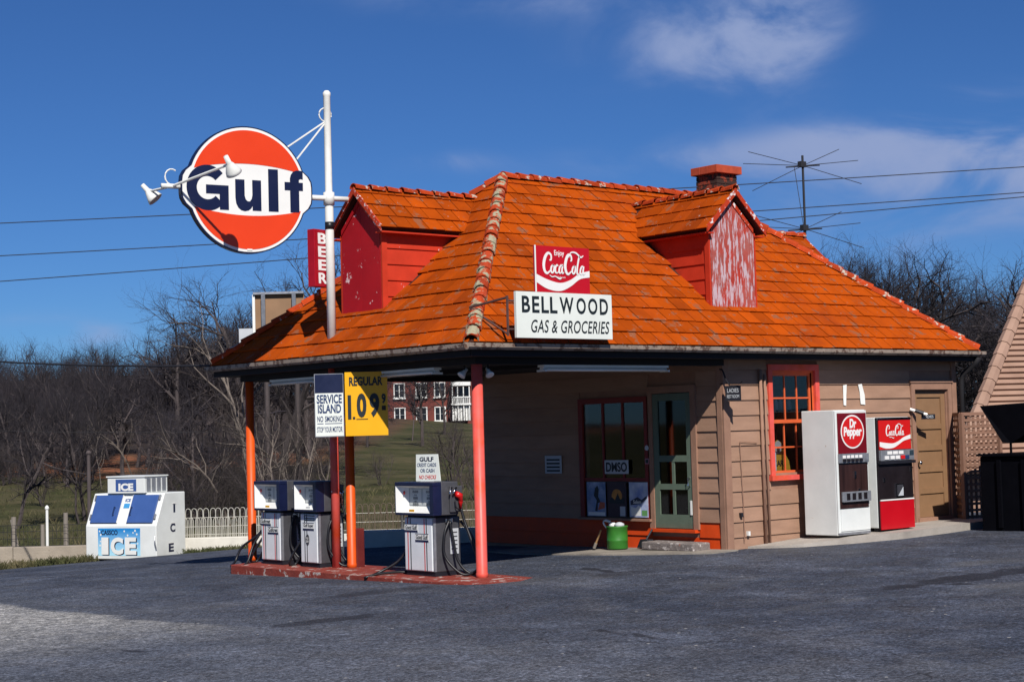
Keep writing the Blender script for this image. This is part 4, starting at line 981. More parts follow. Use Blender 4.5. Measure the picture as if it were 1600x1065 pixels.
o, T = paper('surf_poster', 'sunlit blue and white poster in the shop window beside the screen door', 'poster', 2.01, .82, .38, .50, pm('poster_lightblue', (.20, .27, .55), .5, .2, 6, col2=(.62, .66, .74), mix2=.5))
flat(T, [(-.16, -.23), (.04, -.23), (.04, -.10), (-.01, -.08), (-.06, -.12), (-.16, -.10)], M_gwhite, o, 'printed_building', .0045, .001)
flat(T, [(.06, -.23), (.17, -.23), (.17, -.15), (.06, -.15)], pm('poster_green', (.12, .30, .10), .6, .2), o, 'printed_field', .0045, .001)
flat(T, [(-.17, -.02), (-.02, .04), (.06, .0), (.17, .06), (.17, .02), (.04, -.06), (-.17, -.08)], M_navy, o, 'printed_wave', .0045, .001)
text('Salem', T, .16, .05, M_gwhite, o, cx=-.03, cy=-.03, bold=.01, z=.006)
for zz, w_, h_ in ((1.56, .07, .06), (1.37, .075, .075)):
    o = thing('small_sticker', ['round pale sticker on the wall between shop window and screen door', 'square pink edged sticker on the wall by the screen door'][zz < 1.5], 'sticker', (WX-.05, 1.815, zz-.04))
    T = facing_road(1.815, zz, WX-.05)
    if zz > 1.5: flat(T, disc_poly(0, 0, .038, .038, 16), paleb, o, 'disc', 0, .004)
    else:
        flat(T, [(-.04, -.04), (.04, -.04), (.04, .04), (-.04, .04)], pm('sticker_pink', (.45, .2, .25), .6, .1), o, 'square', 0, .004); flat(T, [(-.028, -.025), (.028, -.025), (.028, .025), (-.028, .025)], M_signblack, o, 'printed_square', .0045, .001)

# hanging flag sign at the corner
lb = thing('ladies_sign', 'small black flag sign lettered LADIES REST ROOM on a bracket at the corner', 'sign', (WX-.06, WY-.34, 2.2))
T = face((WX-.045, WY-.23, 2.285), V((math.cos(R(-65)), math.sin(R(-65)), 0)), (0, 0, 1))
MB().box(-.11, .11, -.10, .10, -.006, .006, T).build('plate', M_blackpaint, lb)
text('LADIES', T, .16, .055, paleb, lb, cy=.035, z=.0065); text('REST ROOM', T, .17, .045, paleb, lb, cy=-.045, z=.0065)
MB().tube(crom([(WX-.03, WY+.02, 2.62), (WX-.035, WY-.04, 2.60), (WX-.04, WY-.10, 2.48), (WX-.04, WY-.16, 2.40)], 5), .011, 6).build('bracket', M_blackpaint, lb)
MB().tube([(WX-.03, WY+.02, 2.42), (WX-.04, WY-.36, 2.41), (WX-.04, WY-.40, 2.44)], .008, 6).build('bracket', M_blackpaint, lb)
ms = thing('door_sign', 'small black sign on a tilted white arm beside the side door', 'sign', (8.92, WY-.2, 1.9))
MB().tube([(8.80, WY-.04, 2.02), (8.95, WY-.24, 1.93)], .022, 8).build('arm', M_gwhite, ms); MB().tube([(8.84, WY-.10, 2.00), (8.92, WY-.20, 1.95)], .030, 8).build('sleeve', M_blackpaint, ms)
T = face((9.03, WY-.20, 1.90), V((math.cos(R(-20)), math.sin(R(-20)), 0)), (0, 0, 1)); MB().box(-.12, .12, -.038, .038, -.006, .006, T).build('plate', M_blackpaint, ms)
text("LADIES", T, .17, .04, paleb, ms, z=.0065)
# ------------------------------------------------------------------ fuel pumps
def hose(pts, parent, r=.017, name='hose'):
    c = crom(pts, 8); return MB().tube(c, r, 8).build(name, M_black, parent, smooth=True)
def pump(y, bw, hw, label, words, twin, nozzle_red, card):
    ZB = .112; x0 = .10; dp = .42
    t = thing('fuel_pump', label, 'fuel pump', (x0+.2, y, ZB), None)
    MB().box(x0+.01, x0+dp-.01, y-bw/2+.01, y+bw/2-.01, ZB, ZB+.05).build('plinth', M_blackpaint, t)
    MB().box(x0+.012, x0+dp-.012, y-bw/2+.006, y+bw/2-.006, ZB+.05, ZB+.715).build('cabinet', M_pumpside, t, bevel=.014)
    T = facing_road(y, ZB+.385, x0)
    MB().box(-bw/2+.012, bw/2-.03, -.325, .325, -.03, .014, T).build('front_panel', M_pumpfront, t, bevel=.012)
    MB().box(bw/2-.028, bw/2-.004, -.325, .325, -.03, .004, T).build('edge_trim', M_steel, t)
    hz0, hz1 = ZB+.74, ZB+1.145
    MB().box(x0+.03, x0+dp-.03, y-bw/2+.03, y+bw/2-.03, ZB+.714, ZB+.742).build('neck', M_blackpaint, t)
    xh = x0-.075; hb = MB()
    # head: hood box open to the front with a deep bezel
    hd = dp+.10
    MB().box(xh+.13, xh+hd-.13, y-hw/2, y+hw/2, hz0, hz1).build('head', M_pumpside, t, bevel=.01)
    for (a0, a1, c0, c1) in ((-hw/2, hw/2, hz1-.045-(hz0+hz1)/2, hz1-(hz0+hz1)/2), (-hw/2, hw/2, hz0-(hz0+hz1)/2, hz0+.03-(hz0+hz1)/2)):
        Th = facing_road(y, (hz0+hz1)/2, xh+.13); MB().box(a0, a1, c0, c1, .0005, .13, Th).build('hood_rim', M_navy, t, bevel=.006)
    Th = facing_road(y, (hz0+hz1)/2, xh+.13); hh = (hz1-hz0)/2
    MB().box(hw/2-.07, hw/2, -hh+.0305, hh-.0455, .0005, .13, Th).build('hood_rim', M_navy, t)
    MB().box(-hw/2, -hw/2+.012, -hh+.0305, hh-.0455, .0005, .13, Th).build('hood_rim', M_navy, t)
    # white bezel sloping in to the dials
    bx0, bx1 = -hw/2+.0125, hw/2-.0705; by0, by1 = -hh+.031, hh-.046
    ix0, ix1, iy0, iy1 = bx0+.13*(hw/.74), bx1-.015, by0+.075, by1-.03
    q = [Th @ V(p) for p in ((bx0, by0, .126), (bx1, by0, .126), (bx1, by1, .126), (bx0, by1, .126), (ix0, iy0, .02), (ix1, iy0, .02), (ix1, iy1, .02), (ix0, iy1, .02))]
    MB().add(q, ((0, 1, 5, 4), (1, 2, 6, 5), (2, 3, 7, 6), (3, 0, 4, 7))).build('bezel', M_gwhite, t)
    dialm = pm('dial_face', (.42, .45, .46), .35, .12, 18, spec=.5)
    flat(Th, [(ix0, iy0), (ix1, iy0), (ix1, iy1), (ix0, iy1)], dialm, t, 'dial_plate', .012, .008)
    n = 2 if twin else 1; dw = (ix1-ix0)/n
    for k in range(n):
        cx = ix0+dw*(k+.5)
        dl = flat(Th, [(cx-dw*.42, iy0+.015), (cx+dw*.42, iy0+.015), (cx+dw*.42, iy1-.01), (cx-dw*.42, iy1-.01)], pm('dial_paper', (.62, .64, .62), .4, .1), t, 'dial', .0205, .002)
        for yy, hh_, ww in ((.80, .05, .75), (.62, .03, .4), (.45, .055, .6), (.27, .035, .35), (.12, .06, .75)):
            b0 = iy0+(iy1-iy0)*yy
            text('888' if hh_ > .045 else 'GAL', Th, dw*.8*ww*.7, hh_*.62, M_signblack, dl, cx=cx, cy=b0, z=.023, th=.001, name='dial_figures')
    flat(Th, disc_poly(ix0-.022, iy1-.055, .018, .024, 12), M_lred, t, 'indicator', .075, .006)
    flat(Th, [(bx0+.25, by0+.012), (bx0+.35, by0+.012), (bx0+.35, by0+.04), (bx0+.25, by0+.04)], M_yellow if twin else M_gwhite, t, 'octane_tag', .105, .004)
    # stripes and word plates on the front
    for sx_ in ((-bw*.36, -bw*.27, bw*.20, bw*.27) if twin else (-bw*.24, -bw*.12)):
        red = sx_ in (-bw*.36, bw*.20)
        flat(T, [(sx_-.008, -.318), (sx_+.008, -.318), (sx_+.008, .318), (sx_-.008, .318)], M_lred if (red and twin) else M_signblack, t, 'stripe', .0145, .0015)
    for i, (px_, py_) in enumerate(((-bw*.24, .20), (bw*.12, .085)) if twin else ((-.01, .16),)):
        wd = flat(T, [(px_-.135, py_-.052), (px_+.135, py_-.052), (px_+.135, py_+.045), (px_-.135, py_+.045)], M_gwhite, t, 'word_plate', .0162, .002)
        flat(T, [(px_-.135, py_-.052), (px_+.135, py_-.052), (px_+.135, py_-.030), (px_-.135, py_-.030)], M_gnavy, wd, 'plate_bar', .0185, .001)
        flat(T, [(px_-.135, py_+.040), (px_+.135, py_+.040), (px_+.135, py_+.048), (px_-.135, py_+.048)], M_gnavy, wd, 'plate_bar', .0185, .001)
        text(words, T, .235, .055, M_signblack, wd, cx=px_, cy=py_+.005, bold=.025, z=.0185, th=.001)
    if not twin:
        flat(T, disc_poly(-.04, -.02, .045, .075, 18), M_pumpside, t, 'oval_badge', .0165, .002); text('NO', T, .05, .03, M_gwhite, t, cx=-.04, cy=.0, z=.019, th=.001); text('LEAD', T, .06, .03, M_gwhite, t, cx=-.04, cy=-.04, z=.019, th=.001)
        for yy in (.295, .26, .235): flat(T, [(-.10, yy), (.14, yy), (.14, yy+.012), (-.10, yy+.012)], M_signblack, t, 'text_line', .0162, .001)
    # nozzle side (towards the lot)
    ys = y-hw/2; zm = (hz0+hz1)/2
    nz = MB().tube([(x0+.14, ys-.06, zm+.05), (x0+.17, ys-.03, zm+.10), (x0+.20, ys-.02, zm+.13)], [.010, .012, .014], 8)
    nz.tube([(x0+.18, ys-.07, zm+.06), (x0+.25, ys-.05, zm+.13)], .012, 8)
    nzo = nz.build('nozzle_spout', M_chrome, t, smooth=True)
    body = MB().tube([(x0+.24, ys-.055, zm+.05), (x0+.30, ys-.05, zm+.03), (x0+.31, ys-.05, zm-.05), (x0+.30, ys-.05, zm-.13)], [.035, .042, .030, .022], 10)
    body.build('nozzle_body', M_drbright if nozzle_red else M_chrome, t, smooth=True)
    MB().tube(crom([(x0+.22, ys-.055, zm-.02), (x0+.23, ys-.06, zm-.11), (x0+.29, ys-.055, zm-.14)], 5), .008, 6).build('nozzle_lever', M_blackpaint, t, smooth=True)
    MB().box(x0+.17, x0+.36, ys-.025, ys+.005, zm-.17, zm+.15).build('nozzle_holster', M_pumpside, t, bevel=.008)
    yb = y-bw/2
    MB().box(x0+.17, x0+.28, yb-.018, yb+.01, ZB+.64, ZB+.70).build('hose_outlet', M_chrome, t, bevel=.008)
    hose([(x0+.31, ys-.05, zm-.12), (x0+.33, ys-.10, zm-.30), (x0+.36, ys-.22, ZB+.35), (x0+.37, ys-.30, ZB+.13), (x0+.32, ys-.22, ZB+.035), (x0+.22, ys-.12, ZB+.04), (x0+.12, yb-.05, ZB+.24), (x0+.12, yb-.045, ZB+.50), (x0+.20, yb-.04, ZB+.67)], t)
    hose([(x0+.22, yb-.03, ZB+.66), (x0+.24, yb-.06, ZB+.45), (x0+.27, yb-.10, ZB+.20), (x0+.34, yb-.19, ZB+.05), (x0+.42, yb-.28, ZB+.04), (x0+.47, yb-.30, ZB+.2), (x0+.44, yb-.17, ZB+.48), (x0+.36, yb-.06, ZB+.66)], t)
    Tp = facing_lot(x0+.30, ZB+.43, yb-.0005)
    flat(Tp, [(-.06, -.17), (.07, -.17), (.07, .14), (-.06, .14)], paleb, t, 'instruction_plate', 0, .004)
    for i in range(5): flat(Tp, [(-.045, .10-i*.05), (.05, .10-i*.05), (.05, .085-i*.05), (-.045, .085-i*.05)], M_pumpside, t, 'text_line', .0045, .001)
    # far side hose
    yf = y+bw/2
    hose([(x0+.2, yf+.02, ZB+.66), (x0+.12, yf+.05, ZB+.40), (x0+.02, yf+.16, ZB+.17), (x0-.22, yf+.30, ZB+.02), (x0-.46, yf+.22, .10), (x0-.30, yf+.17, .135), (x0-.05, yf+.12, ZB+.03), (x0+.10, yf+.05, ZB+.02)] if card else
         [(x0+.2, yf+.02, ZB+.66), (x0+.10, yf+.06, ZB+.42), (x0-.02, yf+.16, ZB+.18), (x0-.05, yf+.22, ZB+.03), (x0+.08, yf+.25, ZB+.03), (x0+.16, yf+.10, ZB+.30), (x0+.22, yf+.03, ZB+.55)], t)
    if label.startswith('pump with') or twin and not card:
        hose([(x0+.16, yf+.02, ZB+.58), (x0+.02, yf+.16, ZB+.38), (x0-.12, yf+.34, ZB+.22), (x0-.22, yf+.36, ZB+.03), (x0-.38, yf+.20, ZB-.02), (x0-.34, yf+.06, ZB-.03), (x0-.18, yf+.10, ZB+.03), (x0-.05, yf+.14, ZB+.26), (x0+.08, yf+.06, ZB+.50)], t)
    return t
pump(1.235, .60, .78, 'grey and navy fuel pump with red nozzle beside the coral corner post', 'Good Gulf', True, True, True)
pump(4.62, .52, .66, 'grey and navy twin dial fuel pump beside the orange end post', 'Gulfcrest', True, False, False)
pump(3.665, .44, .54, 'narrow grey fuel pump with oval badge between its neighbour and the coral pole', 'Gulf Super', False, False, False)
cdn = thing('credit_sign', 'white GULF credit cards or cash sign standing on top of the fuel pump', 'sign', (.22, 1.17, 1.26))
T = face((.20, 1.16, 1.43), V((.25, -1, 0)), (0, 0, 1))
flat(T, [(-.185, -.165), (.20, -.165), (.165, .165), (-.175, .165)], M_signwhite, cdn, 'plate', 0, .012)
text('GULF', T, .22, .055, M_gnavy, cdn, cx=-.01, cy=.105, bold=.03, z=.0125); text('CREDIT CARDS', T, .30, .045, M_lblue, cdn, cx=-.01, cy=.035, bold=.01, z=.0125)
text('OR CASH', T, .22, .045, M_lblue, cdn, cx=0, cy=-.035, bold=.01, z=.0125); text('NO CHECKS', T, .27, .048, M_lred, cdn, cx=0, cy=-.115, bold=.01, z=.0125, shear=.2)
MB().box(-.10, .10, -.175, -.1655, -.02, .03, T).build('foot', M_steel, cdn)

# ------------------------------------------------------------------ vending machines
def wood_front(T, x0, x1, y0, y1, parent, name, mat): return MB().box(x0, x1, y0, y1, .0, .012, T).build(name, mat, parent)
VZ = .285
v1 = thing('vending_machine', 'tall white vending machine with maroon panel and round red Dr Pepper badge', 'vending machine', (6.40, -.1, VZ))
MB().box(6.06, 6.75, -.43, .15, VZ, 2.02).build('cabinet', M_white, v1, bevel=.012)
T = facing_lot(6.405, VZ, -.43)
MB().box(-.345, .345, .03, 1.725, .0005, .02, T).build('door', M_white, v1, bevel=.004)
T2 = facing_lot(6.405, VZ, -.45)
MB().box(-.305, .32, 1.13, 1.69, .0005, .012, T2).build('lit_panel', M_drred, v1)
bd = flat(T2, disc_poly(.01, 1.43, .255, .235, 36), M_lwhite, v1, 'badge_rim', .0125, .002); flat(T2, disc_poly(.01, 1.43, .232, .213, 36), M_drbright, v1, 'badge', .015, .002)
text('Dr', T2, .15, .13, M_lwhite, v1, cx=.02, cy=1.545, bold=.05, shear=.12, z=.0175); text('Pepper', T2, .40, .17, M_lwhite, v1, cx=.01, cy=1.415, bold=.045, shear=.12, z=.0175)
MB().box(-.315, .33, 1.0, 1.125, .0005, .035, T2).build('selector_strip', M_steel, v1, bevel=.004)
for i in range(5):
    flat(T2, [(-.25+i*.09, 1.065), (-.185+i*.09, 1.065), (-.185+i*.09, 1.105), (-.25+i*.09, 1.105)], M_lwhite, v1, 'flavour_card', .0355, .004)
    MB().box(-.25+i*.09, -.185+i*.09, 1.015, 1.055, .0355, .05, T2).build('push_button', M_coinblack, v1)
MB().box(.24, .31, 1.02, 1.11, .0355, .042, T2).build('coin_plate', M_steel, v1)
MB().box(-.305, .32, .37, .995, .0005, .010, T2).build('veneer_panel', M_veneer, v1)
for z_, x_, s_ in ((.83, .035, .0), (.62, .11, .0), (.56, .105, 0)):
    MB().box(x_-.018, x_+.018, z_-.05 if z_ > .8 else z_-.014, z_+.05 if z_ > .8 else z_+.014, .0105, .022, T2).build('coin_slot' if z_ > .8 else 'lock', M_chrome, v1)
MB().box(-.28, .33, .46, .60, .0105, .05, T2).build('delivery_shelf', M_steel, v1, bevel=.006)
for i in range(4): MB().box(-.21+i*.125, -.14+i*.125, .49, .58, .0505, .056, T2).build('bottle_port', M_coinblack, v1)
MB().box(-.30, .335, .06, .355, .0005, .012, T2).build('kick_panel', M_white, v1)
MB().box(-.345, .345, .005, .04, -.003, .004, T2).build('foot_rail', M_steel, v1)
v2 = thing('vending_machine', 'shorter red and black soda vending machine with white script and wave', 'vending machine', (7.40, -.1, VZ))
MB().box(7.00, 7.79, -.40, .27, VZ+.05, 1.905).build('cabinet', M_white, v2, bevel=.012)
for xx in (7.06, 7.72):
    for yy in (-.33, .2): MB().box(xx-.03, xx+.03, yy-.03, yy+.03, VZ-.02, VZ+.05).build('foot', M_blackpaint, v2)
T = facing_lot(7.395, VZ, -.40)
MB().box(-.395, .395, .05, 1.615, .0005, .03, T).build('door', M_coinblack, v2, bevel=.006)
T2 = facing_lot(7.395, VZ, -.43)
MB().box(-.36, .37, 1.16, 1.575, .0005, .012, T2).build('lit_panel', M_drbright, v2)
MB().box(-.385, .39, 1.583, 1.61, .0005, .012, T2).build('top_trim', M_chrome, v2)
script_cola(facing_lot(7.395, VZ, -.441), .42, M_lwhite, v2, .0, 1.415)
ribbon(facing_lot(7.395, VZ, -.4425), [(-.355, 1.27, 1.205), (-.22, 1.255, 1.175), (-.05, 1.245, 1.18), (.08, 1.275, 1.225), (.2, 1.325, 1.275), (.365, 1.365, 1.305)], M_lwhite, v2)
MB().box(-.37, .395, 1.0, 1.15, .0005, .045, T2).build('selector_strip', M_steel, v2, bevel=.004)
for i in range(3): flat(T2, [(-.23+i*.13, 1.09), (-.12+i*.13, 1.09), (-.12+i*.13, 1.135), (-.23+i*.13, 1.135)], M_lwhite, v2, 'flavour_card', .0455, .003)
for i, (c_, mm_) in enumerate(((-.25, M_lwhite), (-.12, M_lwhite), (.0, M_lwhite), (.12, M_drbright), (.22, M_lblue))): MB().box(c_-.045, c_+.045, 1.02, 1.07, .0455, .056, T2).build('push_button', mm_, v2)
MB().box(.28, .375, 1.07, 1.14, .0455, .052, T2).build('coin_plate', M_chrome, v2)
MB().box(-.40, .42, .955, .995, .0005, .05, T2).build('guard_bar', M_blackpaint, v2)
MB().box(-.385, .385, .455, .95, .0005, .01, T2).build('veneer_panel', M_coinblack, v2)
MB().box(-.30, -.27, .70, .76, .0105, .022, T2).build('lock', M_chrome, v2); MB().box(.33, .355, .83, .90, .0105, .02, T2).build('coin_return', M_chrome, v2)
MB().box(-.03, .14, .475, .67, .0105, .03, T2).build('delivery_frame', M_chrome, v2); MB().box(-.012, .122, .492, .652, .0305, .034, T2).build('delivery_door', pm('delivery_dark', (.05, .05, .06), .2, .2), v2)
flat(T2, [(.0, .495), (.12, .495), (.12, .62)], paleb, v2, 'delivery_flap', .0345, .003)
MB().box(-.38, .39, .435, .453, .0005, .02, T2).build('trim_strip', M_lwhite, v2)
MB().box(-.385, .39, .03, .43, .0005, .014, T2).build('kick_panel', M_cokered, v2)

# ------------------------------------------------------------------ ice chest
IW, IDP, IH = 1.70, .98, 1.335; th_ = R(24)
irt = RH*math.cos(th_)-FH*math.sin(th_); iin = RH*math.sin(th_)+FH*math.cos(th_)     # right along the front, inwards
FRc = V((3.61, 14.46, -.50)); FL = FRc-irt*IW
Ti = face(FL, irt, (0, 0, 1))       # local x right, y up, z out (towards viewer)
ice = thing('ice_chest', 'white slant front ice chest with two blue doors by the low wall', 'ice chest', FL+irt*IW/2+iin*IDP/2)
prof = [(0, .05), (0, .70), (-.30, IH), (-IDP, IH), (-IDP, .05)]
MB().prism([Ti @ V((0, y, z)) for z, y in prof], irt*IW).build('cabinet', M_white, ice, bevel=.015)
MB().box(.04, IW-.04, 0, .049, -IDP+.05, -.04, Ti).build('base', M_blackpaint, ice)
sl_up = V((0, IH-.70, -.30)); sl_len = sl_up.length
Tsl = face(Ti @ V((0, .70, 0)), irt, Ti.to_3x3() @ sl_up)
M_iceblue = pm('ice_door_blue', (.042, .095, .285), .4, .08, 4, spec=.45)
for x0, x1 in ((.10, .74), (.99, 1.60)):
    dr = MB().box(x0, x1, .06, sl_len-.05, .0005, .035, Tsl).build('door', M_iceblue, ice, bevel=.006)
    hx = x1-.10 if x0 < .5 else x0+.06
    MB().tube([Tsl @ V((hx, .22, .035)), Tsl @ V((hx, .22, .08)), Tsl @ V((hx, .38, .08)), Tsl @ V((hx, .38, .035))], .012, 6).build('handle', M_chrome, dr)
    ex_ = x0-.035 if x0 < .5 else x1+.02
    for yy in (.14, .55): MB().box(ex_, ex_+.03, yy, yy+.10, .0005, .04, Tsl).build('hinge', M_steel, dr)
    MB().box(x0-.01 if x0 > .5 else x1+.004, x0-.002 if x0 > .5 else x1+.014, .06, sl_len-.05, .0005, .03, Tsl).build('strip', M_gwhite, dr)
flat(Tsl, [(.80, .38), (.94, .38), (.94, .48), (.80, .48)], pm('ice_sticker_blue', (.06, .30, .60), .4, .2), ice, 'sticker', .0015, .003); text('ICE', Tsl, .13, .07, M_iceblue, ice, cx=.87, cy=.55, bold=.04, z=.001)
def icegrad():
    m = bpy.data.materials.new('ice_panel_print'); m.use_nodes = True; t = m.node_tree; b = t.nodes['Principled BSDF']; b.inputs['Roughness'].default_value = .4
    g = t.nodes.new('ShaderNodeNewGeometry'); s = t.nodes.new('ShaderNodeSeparateXYZ'); t.links.new(g.outputs['Position'], s.inputs[0])
    r = t.nodes.new('ShaderNodeMapRange'); r.inputs[1].default_value = FL.z+.13; r.inputs[2].default_value = FL.z+.62; t.links.new(s.outputs[2], r.inputs[0])
    c = t.nodes.new('ShaderNodeValToRGB'); c.color_ramp.elements[0].color = (.36, .64, .76, 1); c.color_ramp.elements[1].color = (.018, .20, .50, 1); t.links.new(r.outputs[0], c.inputs[0]); t.links.new(c.outputs[0], b.inputs['Base Color']); return m
pnl = flat(Ti, [(.30, .12), (1.32, .12), (1.32, .66), (.30, .66)], icegrad(), ice, 'ice_panel', .001, .003)
text('CASSCO', Ti, .40, .10, M_gnavy, pnl, cx=.58, cy=.575, bold=.03, z=.0045)
rg = random.Random(5)
for i, (c_, w_) in enumerate((('I', .17), ('C', .30), ('E', .27))):
    xx = (.47, .76, 1.09)[i]
    text(c_, Ti, w_, .34, M_gnavy, pnl, cx=xx+.022, cy=.295, bold=.05, z=.0045, name='letter_shade'); text(c_, Ti, w_, .34, M_gwhite, pnl, cx=xx, cy=.31, bold=.05, z=.0075, name='letter')
for x_, y_, r_ in ((.34, .60, .016), (.37, .53, .02), (.36, .40, .014), (.35, .32, .02), (.94, .60, .018), (1.02, .52, .018), (1.15, .57, .015), (1.20, .61, .02), (1.24, .54, .02), (1.26, .36, .016), (1.24, .26, .012)): flat(Ti, disc_poly(x_, y_, r_, r_*1.1, 10), M_gwhite, pnl, 'snow_dot', .0045, .001)
Tsd = face(FRc, iin, (0, 0, 1))
for i, c_ in enumerate('ICE'): text(c_, Tsd, .06 if c_ == 'I' else .17, .17, M_gnavy, ice, cx=.55+.06*(1-i), cy=1.02-i*.385, bold=.04, z=.001, name='side_letter')
for i in range(3): flat(Tsd, disc_poly(.55+.06*(1-i), 1.105-i*.385, .07, .028, 16, 0, 180), M_gwhite, ice, 'snow_cap', .004, .003)
MB().tube(crom([Ti @ V((IW-.02, .50, .02)), Ti @ V((IW+.0, .40, .05)), Ti @ V((IW+.01, .25, .02))], 5), .012, 6).build('latch_chain', M_steel, ice)
# cooling unit on top
cu0, cu1 = .38, 1.28
un = MB().box(cu0, cu1, IH+.001, IH+.32, -.98, -.22, Ti).build('cooling_unit', M_white, ice, bevel=.008); MB().box(cu0-.02, cu1+.02, IH+.321, IH+.345, -.99, -.2, Ti).build('unit_lid', M_white, ice)
for i in range(4):
    Tq = face(Ti @ V((cu1, IH, 0)), iin, (0, 0, 1)); MB().box(.28+i*.17, .40+i*.17, .04, .29, .001, .016, Tq).build('louvre', M_steel, ice)
up2 = flat(face(Ti @ V((0, IH, -.22)), irt, (0, 0, 1)), [(.58, .04), (1.08, .04), (1.08, .28), (.58, .28)], M_iceblue, ice, 'ice_panel', .001, .003)
text('ICE', face(Ti @ V((0, IH, -.22)), irt, (0, 0, 1)), .36, .15, M_gwhite, up2, cx=.83, cy=.125, bold=.05, z=.0045)
# ------------------------------------------------------------------ things around the door
gc = thing('green_can', 'dented green metal can with rags and a mop beside the orange wall base', 'can', (4.30, 2.13, lot_z(4.3, 2.13)+.03))
gz = gc.location.z; Tm = Matrix.Translation((4.30, 2.13, gz))
MB().lathe([(.145, 0), (.15, .01), (.15, .11), (.155, .12), (.15, .13), (.15, .30), (.157, .31), (.157, .325), (.145, .325), (.14, .05), (.01, .045)], 24, Tm).build('drum', M_greencan, gc, smooth=True)
MB().lathe([(.146, .29), (.146, .293), (.01, .296)], 20, Tm).build('contents', M_blackpaint, gc)
MB().tube(crom([(4.20, 2.24, gz+.30), (4.18, 2.28, gz+.36), (4.22, 2.30, gz+.40), (4.26, 2.22, gz+.38)], 5), [.012]*11+[.02]*5, 6).build('spout', M_gwhite, gc, smooth=True)
for dx, dy, s_ in ((.0, -.05, 1.0), (-.03, .06, .8)):
    MB().lathe([(.02*s_, .30), (.075*s_, .32), (.07*s_, .355), (.03*s_, .375), (.005, .38)], 12, Matrix.Translation((4.30+dx, 2.13+dy, gz))).build('rag', paleb if s_ == 1 else M_gwhite, gc, smooth=True)
sk = thing('stick', 'short wooden stick leaning against the green can', 'stick', (4.17, 2.42, gz))
MB().tube([(4.13, 2.44, gz+.008), (4.155, 2.31, gz+.27)], .014, 8).build('shaft', pm('stick_wood', (.35, .20, .09), .7, .2), sk); MB().tube([(4.13, 2.44, gz+.006), (4.137, 2.405, gz+.08)], .022, 8).build('tip', M_wood, sk)
st_ = tag(MB().box(4.27, 4.62, .62, 1.62, lot_z(4.4, 1)+.012, lot_z(4.4, 1)+.125).build('door_step', M_step, bevel=.02, seg=3, base=(4.44, 1.12, lot_z(4.4, 1))), 'pitted stone step slab with orange paint below the screen door', 'step')
br = thing('dust_brush', 'black dust brush leaning by the stone step', 'brush', (4.50, 1.76, lot_z(4.5, 1.7)+.03))
bz_ = br.location.z; MB().tube([(4.48, 1.74, bz_+.10), (4.58, 1.70, bz_+.26)], .014, 6).build('brush_handle', M_blackpaint, br)
MB().prism([V((4.42, 1.66, bz_)), V((4.46, 1.90, bz_)), V((4.49, 1.86, bz_+.12)), V((4.47, 1.70, bz_+.12))], (.10, -.02, 0)).build('bristles', M_blackpaint, br)

# ------------------------------------------------------------------ lattice screen
LP = [V((9.90, WY-.035, 0)), V((9.60, -.02, 0)), V((10.32, -.20, 0))]; LZ0, LZ1 = .30, 1.93
ls = thing('lattice_screen', 'brown lattice screen with a corner post shielding the side door', 'lattice', LP[1]+V((0, 0, .28)))
for (a, b) in ((LP[0], LP[1]), (LP[1], LP[2])):
    d = (b-a).normalized(); n = V((d.y, -d.x, 0)); ln = (b-a).length; Tl = face(a, d, (0, 0, 1))
    zz = LZ0+.03
    while zz < LZ1-.03:
        MB().box(.02, ln-.02, zz, zz+.042, .001, .010, Tl).build('slat', M_lattice, ls); zz += .0985
    x_ = .045
    while x_ < ln-.05:
        MB().box(x_, x_+.045, LZ0+.01, LZ1-.02, -.010, -.001, Tl).build('slat', M_lattice, ls); x_ += .095
    MB().box(.0, ln, LZ1-.03, LZ1+.02, -.015, .016, Tl).build('top_rail', M_lattice, ls)
for p in (LP[1], LP[2]): MB().box(p.x-.03, p.x+.03, p.y-.045, p.y+.015, .22, LZ1+.005).build('post', M_lattice, ls)

# ------------------------------------------------------------------ dark bin with propped lid
bn = thing('waste_bin', 'big black waste bin with its lid propped open beside the lattice', 'bin', (9.3, -1.6, lot_z(9.3, -1.6)))
bz0 = lot_z(9, -1.5)-.04
MB().prism([V((8.60, -1.02, bz0)), V((8.60, -2.6, bz0)), V((10.3, -2.6, bz0)), V((10.3, -1.02, bz0))], (0, 0, 1.30-bz0)).build('body', M_bin, bn, bevel=.02)
MB().box(8.56, 10.34, -2.64, -.99, 1.301, 1.335).build('rim', M_bin, bn)
for yy in (-1.35, -1.75, -2.15): MB().box(8.565, 8.599, yy-.03, yy+.03, bz0+.08, 1.25).build('rib', M_bin, bn)
lid = MB().prism([V((8.60, -1.06, 2.03)), V((8.62, -1.40, 1.50)), V((8.66, -1.52, 1.48)), V((8.64, -2.6, 2.06))], (1.6, .1, .05)).build('lid', M_bin, bn)
MB().tube([(8.68, -1.50, 1.335), (8.68, -1.50, 1.52)], .02, 6).build('prop', M_bin, bn)

# ------------------------------------------------------------------ outbuilding with tan ribbed roof
Ee = pix(1490, 742, 29.2); Rr = pix(1652, 330, 33.2)
shd = thing('outbuilding', 'tan ribbed metal roofed outbuilding beyond the lattice', 'building', V((Ee.x+3, Ee.y-1, .2)))
dv = V((RH.x, RH.y, 0))*math.cos(R(12))+V((FH.x, FH.y, 0))*math.sin(R(12))
ncs = 48
base_out = -(FH*math.cos(R(12))-RH*math.sin(R(12)))
for i in range(ncs):
    a = Ee.lerp(Rr, i/ncs); b = Ee.lerp(Rr, (i+1)/ncs)
    r0 = 6.5-6.5*.0
    nrm = (dv.cross(b-a)).normalized()
    if nrm.z < 0: nrm = -nrm
    p0, p1 = a+dv*.02, b+dv*.02
    MB().prism([p0+nrm*.0, p0+nrm*.06, p1+nrm*.004, p1-nrm*.0], dv*r0).build('roof_course', M_shed, shd)
